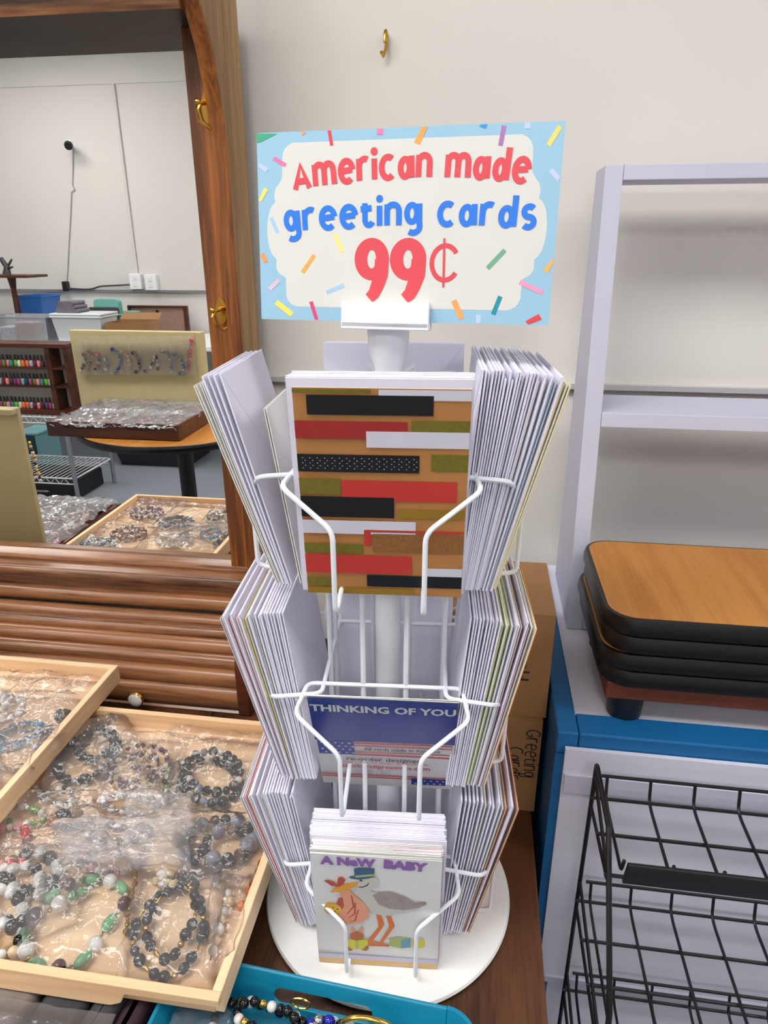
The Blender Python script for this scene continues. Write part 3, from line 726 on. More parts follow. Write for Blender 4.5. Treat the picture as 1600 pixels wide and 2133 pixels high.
ink(o, 'Call us: 1-877-', -.012, .0325, .006, 'lilac_ink', 0, 1.05); ink(o, 'Fax us: 1-877-', -.012, .027, .006, 'lilac_ink', 0, 1.05)
# baby card with a stork
BW_, BH_ = .122, .171
C('baby_white', (.88, .87, .87), rough=.35); C('violet', (.56, .38, .66), rough=.5); C('hat', (.27, .37, .50), rough=.5); C('beak', (.90, .62, .20), rough=.5); C('bundle', (.90, .62, .50), rough=.5); C('bundle_dark', (.72, .32, .24), rough=.5)
C('bear', (.86, .66, .22), rough=.5); C('feather', (.80, .77, .74), rough=.5); C('wing', (.62, .57, .55), rough=.5, noise_amt=.15, nscale=200); C('leg', (.86, .45, .18), rough=.5); C('bunny', (.72, .42, .24), rough=.5); C('lemon', (.84, .82, .22), rough=.5)
C('block_b', (.42, .60, .68), rough=.5); C('block_g', (.66, .72, .42), rough=.5); C('lilac', (.78, .76, .86), rough=.5); C('sand', (.86, .70, .46), rough=.5); C('ink_soft', (.30, .26, .28), rough=.5)
o, P, Mx = printed(2, .0966, .1148, BW_, BH_, 'greeting_card', 'A New Baby greeting card with a stork carrying a bundle in front lower pocket', 'baby_white', dz=-.0092, s=-.0045)
def zb4(x, y): return (620+x*.2125, 1640+y*.2125)
def poly4(name, pts, m, lay=1):
    f = [P(*zb4(*p), layer=lay) for p in pts]
    return decal(o, name, [f], m)
def ell4(cx, cy, rx, ry, rot=0, n=20):
    c, s = math.cos(rot), math.sin(rot)
    return [(cx+rx*math.cos(a)*c-ry*math.sin(a)*s, cy+rx*math.cos(a)*s+ry*math.sin(a)*c) for a in [2*math.pi*k/n for k in range(n)]]
rect_on(o, 'lilac_band', -BW_/2+.0002, BW_/2-.0002, .009, .0165, 'lilac', 1); rect_on(o, 'sand_band', -BW_/2+.0002, BW_/2-.0002, .0002, .009, 'sand', 1)
poly4('stork_legs', [(770, 1250), (815, 1255), (850, 1340), (835, 1375), (735, 1510), (900, 1545), (900, 1560), (690, 1550), (690, 1500), (795, 1370)], 'leg', 1)
poly4('stork_legs', [(865, 1260), (910, 1260), (950, 1355), (940, 1380), (830, 1530), (795, 1535), (890, 1385), (895, 1350)], 'leg', 2)
poly4('stork_body', [(560, 1030), (590, 970), (680, 930), (760, 880), (785, 910), (770, 970), (715, 1015), (780, 1030), (900, 1015), (1040, 1060), (1150, 1115), (1265, 1120), (1260, 1150), (1180, 1200), (1000, 1235), (880, 1262), (790, 1250), (710, 1210), (640, 1120)], 'feather', 1)
poly4('stork_head', ell4(690, 945, 110, 62, -.25), 'feather', 2)
poly4('stork_wing', [(735, 1060), (800, 1025), (920, 1025), (1060, 1075), (1150, 1130), (1255, 1122), (1262, 1150), (1170, 1185), (1040, 1205), (900, 1190), (800, 1150)], 'wing', 3)
poly4('stork_hat', [(550, 800), (600, 790), (700, 790), (755, 800), (750, 880), (690, 895), (600, 905), (520, 895), (500, 878), (560, 868)], 'hat', 3)
poly4('hat_band', [(562, 866), (752, 850), (752, 870), (570, 886)], 'block_g', 4)
poly4('eye', ell4(622, 914, 14, 9), 'ink_soft', 4)
poly4('smile', [(600, 972), (640, 975), (680, 955), (695, 935), (700, 940), (685, 965), (640, 984), (600, 980)], 'ink_soft', 4)
poly4('beak', [(595, 940), (590, 960), (510, 1000), (400, 1025), (320, 1030), (370, 985), (450, 955), (540, 935)], 'beak', 4)
poly4('bundle_sack', [(410, 1025), (500, 1000), (560, 1060), (660, 1140), (705, 1220), (690, 1285), (620, 1330), (500, 1345), (400, 1320), (350, 1275), (400, 1230), (450, 1180), (425, 1110)], 'bundle', 3)
poly4('bundle_opening', [(400, 1090), (440, 1080), (455, 1160), (440, 1190), (380, 1140)], 'bundle_dark', 4)
for k, (x, y) in enumerate([(520, 1060), (560, 1130), (590, 1200)]):
    poly4('sack_fold', [(x, y), (x+12, y), (x+40-k*30, y+110), (x-30-k*20, y+180-k*30), (x-40-k*20, y+178-k*30), (x+22-k*30, y+108)], 'bundle_dark', 4)
poly4('sack_bow', [(385, 975), (330, 965), (255, 915), (300, 908), (350, 925), (385, 955), (395, 890), (430, 878), (470, 905), (455, 940), (410, 975)], 'bundle_dark', 5)
poly4('baby_face', ell4(345, 1195, 90, 58, .2), 'bear', 4); poly4('baby_ear', ell4(300, 1150, 26, 22), 'bear', 5)
for x, y in ((350, 1180), (390, 1195), (365, 1215)): poly4('baby_eye', ell4(x, y, 8, 8, n=8), 'ink_soft', 5)
for x in (480, 690): poly4('bunny_foot', ell4(510 if x < 600 else 660, 1580, 36, 24), 'bunny', 2)
for cx, r in ((545, -.35), (620, .35)): poly4('bunny_ear', ell4(cx, 1415, 20, 50, r), 'bundle', 3)
poly4('bunny_head', ell4(580, 1460, 70, 42), 'bunny', 4)
poly4('bunny_shirt', [(478, 1495), (540, 1490), (630, 1495), (682, 1490), (690, 1540), (640, 1585), (530, 1585), (485, 1545)], 'lemon', 3)
poly4('bunny_stripe', [(570, 1495), (592, 1495), (592, 1585), (570, 1585)], 'block_g', 4)
poly4('toy_block', [(900, 1485), (980, 1465), (1110, 1480), (1100, 1570), (1015, 1578), (900, 1555)], 'block_g', 2); poly4('toy_block', [(1015, 1495), (1110, 1480), (1105, 1570), (1015, 1578)], 'block_b', 3)
poly4('toy_block', [(1130, 1490), (1240, 1485), (1245, 1560), (1190, 1582), (1130, 1570)], 'lemon', 2); poly4('toy_block', [(1140, 1488), (1180, 1475), (1240, 1482), (1190, 1498)], 'lilac', 3)
poly4('ground_line', [(700, 1548), (900, 1552), (900, 1562), (700, 1560)], 'bundle', 1)
tp = [P(*zb4(x, y)) for x, y in ((270, 745), (560, 740), (1045, 780))]
tz = tp[1].z
ink(o, 'A NeW', P(*zb4(492, 745)).x, tz+.0006, .0148, 'violet', .0009, 1.02, rot=math.radians(-1)); ink(o, 'BABY', P(*zb4(1048, 780)).x, tz-.0008, .0158, 'violet', .0010, 1.02, rot=math.radians(-3))

# ---------------- the sign
SW, SH = .2316, .138
w_ = Vector((.996, -.09, 0)).normalized(); h_ = Vector((0, .101, .995)); h_ = (h_-w_*h_.dot(w_)).normalized(); n_ = w_.cross(h_)   # n_ faces the camera (-y)
SO = Vector((-.0655, .554, CAMZ+.0135))
sn = thing('price_sign', SO-h_*SH/2, 'American made greeting cards 99 cent sign with confetti border', 'sign')
SMx = Matrix((( w_.x, h_.x, n_.x, SO.x), (w_.y, h_.y, n_.y, SO.y), (w_.z, h_.z, n_.z, SO.z), (0, 0, 0, 1)))
def S3(x, y, lay=0): return SMx @ Vector((x, y, .0011+.00012*lay))
def SP(u, v): q = SMx.inverted() @ at_plane(u, v, SO+n_*.0011, n_); return q.x, q.y
def zs(x, y): return SP(500+x*.4375, 220+y*.4375)
C('sign_blue', (.60, .77, .87), rough=.4); C('sign_white', (.86, .86, .84), rough=.4); C('sign_red', (.88, .30, .34), rough=.45); C('sign_azure', (.16, .48, .90), rough=.45)
bd = MB(); bd.prism([(-SW/2, -SH/2), (SW/2, -SH/2), (SW/2, SH/2), (-SW/2, SH/2)], lambda a, b, c: SMx @ Vector((a, b, c)), -.001, .001)
obj('board', bd, 'sign_blue', sn)
half = [(0, .945), (.40, .945)]+[(.365+.045*math.sin(math.radians(a))+.0, .87+.075*math.cos(math.radians(a))) for a in range(10, 91, 20)]+[(.412, .77), (.425, .735), (.438, .71), (.442, .67), (.438, .64)]+[(.435+.035*math.sin(math.radians(a)), .49+.15*math.cos(math.radians(a))) for a in range(10, 171, 16)]+[(.438, .335), (.44, .29), (.43, .26), (.415, .245), (.405, .235)]+[(.36+.045*math.cos(math.radians(a)), .15-.075*math.sin(math.radians(a))) for a in range(10, 91, 20)]
outl = [(x*SW, (y-.5)*SH) for x, y in half]+[(-x*SW, (y-.5)*SH) for x, y in half[::-1][:-1]]
outl.append((0, (.075-.5)*SH)) if False else None
cl = MB(); cl.flat([S3(x, y, 0) for x, y in outl]); obj('cloud_panel', cl, 'sign_white', sn, fix=False)
conf = [(75, 130, 175, 130, 'g', 1), (425, 115, 437, 190, (.87, .25, .33), 16), (668, 105, 666, 138, (.93, .50, .70), 30), (880, 92, 842, 182, (.92, .66, .35), 30), (1258, 95, 1240, 192, (.68, .47, .70), 22), (1525, 98, 1468, 190, (.92, .86, .45), 24), (160, 250, 218, 285, (.90, .48, .66), 20),
        (125, 395, 90, 455, (.94, .88, .45), 22), (148, 533, 180, 605, (.66, .80, .92), 18), (452, 612, 488, 698, (.94, .90, .55), 22), (355, 712, 297, 795, (.92, .68, .36), 20), (412, 890, 494, 856, (.66, .80, .92), 20), (1262, 688, 1178, 775, (.45, .68, .55), 22), (1332, 840, 1440, 890, (.93, .62, .76), 24),
        (1240, 908, 1205, 995, (.10, .58, .66), 22), (1018, 928, 1056, 1015, (.93, .66, .36), 28), (338, 933, 365, 1020, (.88, .28, .48), 18), (172, 935, 248, 995, (.93, .88, .42), 26), (105, 705, 125, 745, (.92, .62, .32), 20), (185, 830, 140, 875, (.88, .76, .84), 20), (1500, 735, 1455, 790, (.93, .72, .35), 28), (85, 280, 130, 310, (.76, .80, .93), 24),
        (1480, 305, 1520, 350, (.78, .82, .94), 26), (1370, 75, 1370, 110, (.76, .82, .94), 28), (295, 118, 305, 136, (.93, .62, .42), 22), (1145, 86, 1175, 98, (.20, .60, .90), 26), (1430, 1005, 1365, 1040, (.88, .28, .30), 30), (1135, 995, 1135, 1035, (.74, .82, .94), 24)]
for i, (x0, y0, x1, y1, c, wd) in enumerate(conf):
    if c == 'g': pts = [zs(77, 133), zs(178, 134), zs(100, 172), zs(78, 178)]; c = (.25, .66, .50)
    else:
        dx, dy = x1-x0, y1-y0; L = math.hypot(dx, dy); nx, ny = -dy/L*wd/2, dx/L*wd/2
        pts = [zs(x0+nx, y0+ny), zs(x1+nx, y1+ny), zs(x1-nx, y1-ny), zs(x0-nx, y0-ny)]
    pts = [(max(-SW/2+.0003, min(SW/2-.0003, a)), max(-SH/2+.0003, min(SH/2-.0003, b))) for a, b in pts]
    mn = 'confetti_%d' % i; C(mn, c, rough=.45)
    b = MB(); b.flat([S3(x, y, 1) for x, y in pts]); obj('confetti', b, mn, sn, fix=False)
def line(text, ptsL, ptsM, ptsR, xh, t, m, gap):
    (xa, ya), (xm, ym), (xb, yb_) = zs(*ptsL), zs(*ptsM), zs(*ptsR)
    def base(s):
        yy = ya*(1-s)*(1-2*s)+4*ym*s*(1-s)+yb_*s*(2*s-1)
        dy = (ya*(4*s-3)+ym*(4-8*s)+yb_*(4*s-1))/(xb-xa)
        return yy, math.atan(dy)*.8
    b = MB(); strokes(b, text, lambda x, y: S3(x, y, 2), xa, xb, base, xh, t, gap=gap, lifts=n_*.00008); obj('lettering', b, m, sn, fix=False)
line('American made', (265, 402), (800, 342), (1365, 365), .0150, .0044, 'sign_red', .36)
line('greeting cards', (222, 602), (800, 568), (1395, 582), .0148, .0044, 'sign_azure', .36)
def nine(xc, yt, yb_, hw):
    (x0, y0), (x1, y1) = zs(xc-hw, yt), zs(xc+hw, yb_); w = x1-x0; h = y0-y1
    b = MB(); cx = (x0+x1)/2; cy = y0-h*.34
    N = 40; o_ = [(cx+w*.5*math.cos(2*math.pi*k/N), cy+h*.34*math.sin(2*math.pi*k/N)) for k in range(N)]; i_ = [(cx+w*.13*math.cos(2*math.pi*k/N), cy+h*.0+h*.15*math.sin(2*math.pi*k/N)) for k in range(N)]
    b.add([S3(x, y, 2) for x, y in o_]+[S3(x, y, 2) for x, y in i_], [(k, (k+1) % N, N+(k+1) % N, N+k) for k in range(N)])
    tail = [(x1-w*.20, cy), (x1-w*.22, cy-h*.25), (x1-w*.32, cy-h*.42), (cx+w*.08, y1+h*.10), (cx-w*.06, y1+h*.02)]
    ribbon(b, [tuple(q) for q in fillet([(x, y, 0) for x, y in tail], .004)] if False else tail, [w*.40, w*.40, w*.38, w*.34, w*.30], lambda x, y: S3(x, y, 3))
    obj('lettering', b, 'sign_red', sn, fix=False)
nine(626, 630, 925, 79); nine(798, 630, 927, 82)
(x0, y0), (x1, y1) = zs(902, 660), zs(1038, 838)
b = MB(); ribbon(b, arc((x0+x1)/2+.001, (y0+y1)/2, (x1-x0)/2-.0014, (y0-y1)/2-.001, 35, 325, 22), .0036, lambda x, y: S3(x, y, 2))
xa, ya = zs(974, 632); xb, yb_ = zs(968, 866); ribbon(b, [(xa, ya), (xb, yb_)], .0017, lambda x, y: S3(x, y, 3)); obj('lettering', b, 'sign_red', sn, fix=False)
# clip that holds the sign on the post
hb_ = MB(); xl, yl = SP(715, 628); xr_, yr_ = SP(895, 684)
hb_.prism([(xl, yr_), (xr_, yr_), (xr_, yl), (xl, yl)], lambda a, b, c: SMx @ Vector((a, b, c)), .0022, .0075)
hb_.prism([(xl, yr_), (xr_, yr_), (xr_, yl), (xl, yl)], lambda a, b, c: SMx @ Vector((a, b, c)), -.0075, -.0022)
hb_.prism([(xl, yr_-.002), (xr_, yr_-.002), (xr_, -SH/2-.0003), (xl, -SH/2-.0003)], lambda a, b, c: SMx @ Vector((a, b, c)), -.0075, .0075)
obj('sign_clip', hb_, 'white_plastic', rack, bevel=.0008)
# ================================================================== JEWELLERY TRAYS ON THE DESK
def unit_bead(c, **k):
    key = 'bead_'+c
    if key not in BEADM:
        BEADM[key] = mesh('bead', MB().sphere((0, 0, 0), 1, 10, 7), C(key, BC[c][0], rough=BC[c][1], metal=BC[c][2] if len(BC[c]) > 2 else 0), smooth='all')
    return BEADM[key]
BEADM = {}
BC = {'black': ((.05, .05, .06), .15), 'white': ((.88, .88, .86), .3), 'pearl': ((.86, .84, .82), .18), 'plum': ((.42, .20, .28), .2), 'cream': ((.85, .76, .60), .35), 'green': ((.42, .66, .46), .3), 'jade': ((.16, .52, .36), .25), 'maroon': ((.30, .06, .09), .15),
      'gold': ((.84, .68, .34), .25, 1.), 'grey': ((.55, .53, .60), .25), 'brown': ((.45, .30, .20), .3), 'orange': ((.92, .45, .14), .3), 'red': ((.80, .20, .14), .25), 'pink': ((.90, .62, .62), .35), 'blue': ((.30, .55, .75), .25), 'teal': ((.12, .55, .66), .25), 'lav': ((.55, .45, .68), .25), 'cobalt': ((.10, .12, .62), .15),
      'lime': ((.45, .62, .22), .3), 'yellow': ((.84, .70, .22), .3), 'silver': ((.78, .78, .80), .2, 1.), 'amber': ((.62, .40, .16), .25), 'rose': ((.86, .32, .48), .3), 'peach': ((.88, .70, .60), .35)}
def smooth_loop(pts, closed=True, sub=14):
    P = [Vector(p) for p in pts]; N = len(P); out = []
    for i in range(N if closed else N-1):
        p0, p1, p2, p3 = (P[(i-1) % N], P[i], P[(i+1) % N], P[(i+2) % N]) if closed else (P[max(i-1, 0)], P[i], P[i+1], P[min(i+2, N-1)])
        for k in range(sub):
            t = k/sub; out.append(.5*((2*p1)+(p2-p0)*t+(2*p0-5*p1+4*p2-p3)*t*t+(3*p1-p0-3*p2+p3)*t**3))
    if not closed: out.append(P[-1])
    return out
def beadwork(name, label, cat, group, paths, pattern, floor_z, joined=False, cord='black'):
    """paths: list of (points, closed); pattern: list of (colour, radius, elongation)"""
    allp = [q for p, _ in paths for q in p]; base = Vector((sum(q[0] for q in allp)/len(allp), sum(q[1] for q in allp)/len(allp), floor_z))
    t = thing(name, base, label, cat, group); jm = MB(); cols = []; pi = 0
    for pts, closed in paths:
        path = smooth_loop(pts, closed); L = [0]
        seq = path+([path[0]] if closed else [])
        for a, b in zip(seq[:-1], seq[1:]): L.append(L[-1]+(b-a).length)
        tot = L[-1]; s = 0
        while s < tot-.002:
            c, r, el = pattern[pi % len(pattern)]; pi += 1; rr_ = r*random.uniform(.92, 1.06); s += rr_*el
            if s > tot: break
            k = 0
            while k < len(L)-2 and L[k+1] < s: k += 1
            f = (s-L[k])/max(1e-9, L[k+1]-L[k]); p = seq[k].lerp(seq[k+1], f); d = (seq[k+1]-seq[k]).normalized()
            p = p+Vector((random.uniform(-.0006, .0006), random.uniform(-.0006, .0006), 0)); p.z = max(p.z, floor_z+rr_+.0003)
            q = d.to_track_quat('X', 'Z').to_matrix().to_4x4()
            if joined:
                if c not in cols: cols.append(c)
                jm.sphere(p, rr_, 7, 5, cols.index(c), (1, 1, 1))
            else:
                placed('bead', unit_bead(c), Matrix.Translation(p-base) @ q @ Matrix.Diagonal((rr_*el, rr_, rr_, 1)), t)
            s += rr_*el*1.02
        if not joined:
            obj('cord', MB().tube([Vector((q.x, q.y, max(q.z, floor_z+.002))) for q in path], .0007, 5, closed=closed), C('bead_'+cord, BC[cord][0]), t)
    if joined and jm.v:
        for c in cols: unit_bead(c)
        obj('beads', jm, ['bead_'+c for c in cols], t, smooth='all')
    return t
def sheet(quad, z, amp, seed, n=40, fold=.5, drop=.012, zmin=None):
    """crumpled film over a quad of (x,y) corners (TL,TR,BR,BL)"""
    q = [Vector((p[0], p[1], 0)) for p in quad]; sv = Vector((seed*7.3, seed*3.1, seed*1.7))
    def fn(u, v):
        p = (q[0]*(1-u)+q[1]*u)*(1-v)+(q[3]*(1-u)+q[2]*u)*v
        k = p*38+sv; e = min(u, 1-u, v, 1-v)
        rg = 1-abs(noise.noise(k*.8))*2; rg2 = 1-abs(noise.noise(k*1.9+sv))*2
        rg3 = 1-abs(noise.noise(k*3.1+sv*2))*2
        zz = z+amp*(.55*rg+.45*rg2*abs(noise.noise(k*.5))*2+.22*rg3+.2*noise.noise(k*4.3))
        zz -= drop*max(0, 1-e/.12)**2
        j = Vector((noise.noise(k*1.3+Vector((5, 0, 0))), noise.noise(k*1.3+Vector((0, 9, 0))), 0))*amp*.7
        if zmin is not None: zz = max(zz, zmin+.0008+.002*abs(noise.noise(k*2.5)))
        return (p.x+j.x, p.y+j.y, zz)
    return MB().grid(fn, n, n)
def bag(quad, z, amp, seed, label, group, zmin=None, n=40, mt='film'):
    b = sheet(quad, z, amp, seed, n, zmin=zmin)
    o = obj('plastic_bag', b, mt, None, smooth='all', fix=False); tag(o, label, 'plastic bag', group); return o
def tray(name, label, x0, x1, y0, y1, zb, zr, mx, my_, th=.009, scallop=True, group=None, notch=None):
    t = thing(name, ((x0+x1)/2, (y0+y1)/2, zb), label, 'tray', group)
    obj('bottom', MB().box(x0+th, x1-th, y0+th, y1-th, zb, zb+.006), mx, t)
    obj('side', MB().box(x0, x0+th, y0+th, y1-th, zb+.001, zr), my_, t, bevel=.001); obj('side', MB().box(x1-th, x1, y0+th, y1-th, zb+.001, zr), my_, t, bevel=.001)
    obj('side', MB().box(x0, x1, y1-th, y1, zb+.001, zr), mx, t, bevel=.001)
    w = x1-x0
    if notch == 'down':     # rounded drop panel, shorter towards the right
        pl = [(x0, zr), (x0, zb+.001), (x1-.115, zb+.001), (x1-.105, zb+.0025), (x1-.096, zb+.007), (x1-.09, zr-.011), (x1, zr-.009), (x1, zr)]
    else:                   # scalloped top edge with two dips
        pl = [(x0, zb+.001), (x1, zb+.001), (x1, zr)]
        for c0, c1 in ((.92, .56), (.46, .08)):
            for k in range(13):
                s = k/12; pl.append((x0+w*(c0+(c1-c0)*s), zr-(zr-zb)*.45*min(1, math.sin(math.pi*s)*1.8)))
        pl.append((x0, zr))
    return t, pl
T1 = (-.548, -.203, .372, .745); T1Z = .7955; T1R = .826
t1, pl = tray('pine_tray', 'pale pine tray of bagged bead necklaces beside the card rack', *T1, T1Z, T1R, 'pine', 'pine_y', notch='down', group='pine trays')
obj('side', MB().prism(pl, lambda a, b, c: (a, c, b), T1[2], T1[2]+.009), 'pine', t1, bevel=.001)
T2 = (-.868, -.526, .468, .805); T2Z = .8265; T2R = .856
t2, pl = tray('pine_tray', 'pale pine tray at the left edge resting on the larger tray', *T2, T2Z, T2R, 'pine', 'pine_y', notch='down', group='pine trays')
obj('side', MB().prism([(T2[0], T2Z+.001), (T2[1], T2Z+.001), (T2[1], T2R), (T2[0], T2R)], lambda a, b, c: (a, c, b), T2[2], T2[2]+.009), 'pine', t2, bevel=.001)
# packs that hold the trays up
def pack(label, x0, x1, y0, y1, z0, z1, c, name='garment_pack', dx=0):
    t = thing(name, ((x0+x1)/2, (y0+y1)/2, z0), label, 'package', 'flat packs under the pine trays')
    def rr_(o): return rrect(x0+o, x1-o, y0+o, y1-o, .008)
    b = MB(); ring = [[(a+dx*(q-y0), q, z) for a, q in rr_(o)] for o, z in ((.006, z0), (.001, z0+.006), (0, (z0+z1)/2), (.001, z1-.006), (.006, z1-.001))]
    nn = len(ring[0]); b.add([p for r_ in ring for p in r_], [(q*nn+i, q*nn+(i+1) % nn, (q+1)*nn+(i+1) % nn, (q+1)*nn+i) for q in range(4) for i in range(nn)]+[tuple(range(4*nn, 5*nn)), tuple(range(nn))[::-1]])
    nm = 'pack_%.2f_%.2f' % (c[0], c[2]); C(nm, c, rough=.7, noise_amt=.12, nscale=60)
    obj('contents', b, nm, t, smooth=50)
    return t
Z0 = DZ+.0006; ZP = T1Z-.0008
pack('beige fabric pack in clear film under the front of the pine tray', -.62, -.405, .20, .70, Z0, ZP, (.50, .45, .42), dx=.10)
pack('charcoal fabric pack in clear film beside the beige pack', -.398, -.352, .20, .70, Z0, ZP, (.20, .20, .21), dx=.10)
pack('dark grey fabric pack in clear film next to the charcoal pack', -.349, -.322, .20, .70, Z0, ZP, (.24, .23, .25), dx=.10)
pack('maroon fabric pack in clear film nearest the blue tray', -.319, -.296, .20, .70, Z0, ZP, (.20, .10, .14), dx=.10)
bag([(-.56, .365), (-.30, .365), (-.31, .22), (-.58, .22)], ZP+.004, .003, 31, 'clear film sleeve over the dark fabric packs below the tray', None, zmin=ZP)
pack('brown paper parcel under the left pine tray', -.86, -.66, .48, .79, Z0, T2Z-.0008, (.45, .36, .27), name='paper_parcel')
FZ1_ = T1Z+.006; FZ2 = T2Z+.006
def PX(z, pts): return [at_z(u, v, z) for u, v in pts]
def EL(z, cx, cy, rx, ry, rot=0, n=12):
    c, s = math.cos(rot), math.sin(rot)
    return [at_z(cx+rx*math.cos(a)*c-ry*math.sin(a)*s, cy+rx*math.cos(a)*s+ry*math.sin(a)*c, z) for a in [2*math.pi*k/n for k in range(n)]]
zb = .8115
G = 'bead necklaces in the pine tray'
beadwork('necklace', 'black faceted bead necklace under film at the tray back', 'necklace', G, [(EL(zb, 182, 1575, 70, 42, -.55), True), (EL(zb+.005, 200, 1550, 40, 28, -.5), True)], [('black', .0068, 1.1), ('black', .006, 1), ('black', .0075, 1.2), ('grey', .004, 1)], FZ1_)
beadwork('necklace', 'plum and cream small bead necklace at the tray centre back', 'necklace', G, [(EL(zb, 285, 1595, 66, 40, -.3), True), (EL(zb+.004, 280, 1600, 48, 27, -.2), True), (EL(zb+.007, 300, 1585, 28, 16, -.2), True)], [('plum', .0036, 1), ('plum', .004, 1), ('cream', .0044, 1), ('plum', .0034, 1), ('pearl', .003, 1)], FZ1_)
beadwork('bracelet', 'black bead bracelet standing in film near the card rack', 'bracelet', G, [(EL(zb, 440, 1628, 60, 44, .2), True), ([p+Vector((0, 0, .008)) for p in EL(zb, 446, 1618, 56, 42, .2)], True)], [('black', .0066, 1), ('black', .006, .8), ('black', .007, 1), ('black', .0062, 1), ('grey', .005, 1), ('black', .0066, 1), ('pearl', .0045, 1)], FZ1_)
beadwork('necklace', 'white and black crystal bead strand below the black necklace', 'necklace', G, [(PX(zb, [(70, 1640), (100, 1655), (130, 1640), (150, 1655), (140, 1675), (100, 1668)]), True)], [('white', .0046, 1), ('black', .0036, 1), ('pearl', .004, 1), ('silver', .003, 1), ('amber', .003, 1)], FZ1_)
beadwork('necklace', 'lime green and white bead strand at the left of the tray', 'necklace', G, [(PX(zb, [(8, 1690), (40, 1680), (80, 1690), (95, 1705), (60, 1715), (20, 1710)]), True)], [('lime', .0044, 1), ('lime', .004, 1), ('white', .005, 1), ('pearl', .003, 1)], FZ1_)
beadwork('bracelet', 'dark grey and amber large bead bracelet below the green strand', 'bracelet', G, [(PX(zb, [(110, 1710), (140, 1698), (170, 1700), (175, 1715), (140, 1718)]), True)], [('black', .0085, 1.2), ('amber', .008, 1), ('pearl', .006, 1), ('grey', .007, 1)], FZ1_)
beadwork('necklace', 'red and pink bead necklace at the left photo edge', 'necklace', G, [(PX(zb, [(-30, 1740), (10, 1725), (45, 1720), (55, 1750), (50, 1790), (10, 1800), (-25, 1780)]), True)], [('red', .0062, 1), ('pink', .005, 1), ('white', .004, 1), ('pink', .0056, 1), ('red', .0045, 1)], FZ1_)
beadwork('necklace', 'chunky black and white bead necklace at the tray left', 'necklace', G, [(EL(zb, 62, 1822, 58, 44, -.3), True), (EL(zb+.006, 50, 1830, 34, 26, 0), True), (EL(zb+.004, 10, 1890, 50, 30, .8), True)], [('white', .0072, 1), ('black', .0080, 1), ('white', .0066, 1), ('white', .006, 1), ('black', .0065, 1.2)], FZ1_)
beadwork('necklace', 'green oval and dark red bead necklace near the tray front', 'necklace', G, [(PX(zb, [(130, 1850), (175, 1832), (240, 1838), (262, 1875), (225, 1925), (200, 1965), (160, 2008), (110, 2012), (62, 2000), (52, 1940), (85, 1890)]), True), (PX(zb+.003, [(100, 1900), (140, 1870), (190, 1850)]), False)], [('maroon', .0072, 1), ('pearl', .0025, 1), ('green', .0060, 1.7), ('gold', .002, 1), ('white', .008, 1), ('green', .0060, 1.7), ('pearl', .0026, 1)], FZ1_)
beadwork('necklace', 'black and gold double strand bead necklace in the tray front', 'necklace', G, [(PX(zb, [(392, 1822), (352, 1850), (302, 1895), (278, 1945), (285, 1990), (325, 2032), (368, 2030), (405, 1985), (425, 1930), (412, 1868)]), True), (PX(zb+.004, [(395, 1845), (408, 1900), (385, 1950), (352, 2000), (312, 1965), (308, 1915), (345, 1862)]), True)], [('black', .0056, 1), ('black', .006, 1), ('gold', .0036, 1), ('black', .005, 1.2), ('black', .0058, 1), ('gold', .002, 2.6)], FZ1_)
beadwork('necklace', 'grey lilac and black chunky bead necklace by the card rack', 'necklace', G, [(EL(zb, 455, 1755, 74, 46, -.2), True), (EL(zb+.007, 470, 1760, 46, 30, -.3), True)], [('grey', .0098, 1), ('black', .0075, 1), ('black', .006, 1.2), ('grey', .0085, 1), ('brown', .006, 1), ('black', .007, 1)], FZ1_)
beadwork('bracelet', 'orange bead strand along the right rim of the tray', 'bracelet', G, [(PX(zb-.003, [(548, 1790), (535, 1830), (515, 1865), (503, 1890)]), False)], [('orange', .0052, 1), ('orange', .0046, 1.1), ('peach', .003, 1)], FZ1_)
beadwork('necklace', 'cream wooden bead strand beside the black and gold necklace', 'necklace', G, [(PX(zb, [(475, 1870), (465, 1905), (455, 1940), (445, 1975), (438, 2000)]), False), (PX(zb, [(440, 1830), (470, 1850), (480, 1880)]), False)], [('cream', .0056, 1), ('pearl', .005, 1), ('cream', .0046, 1), ('white', .006, 1)], FZ1_)
beadwork('bracelet', 'pale yellow glass bead cluster in the middle of the tray', 'bracelet', G, [(PX(zb, [(365, 1730), (385, 1735), (380, 1755), (360, 1750)]), True)], [('yellow', .0052, 1), ('cream', .004, 1)], FZ1_)
beadwork('pendant_necklace', 'off-white shell disc pendant above the black and gold strand', 'necklace', None, [(EL(zb+.008, 345, 1832, 22, 14, 0, 8), True), (EL(zb+.008, 345, 1832, 10, 6, 0, 6), True)], [('cream', .004, 1.4), ('pearl', .004, 1.4)], FZ1_)
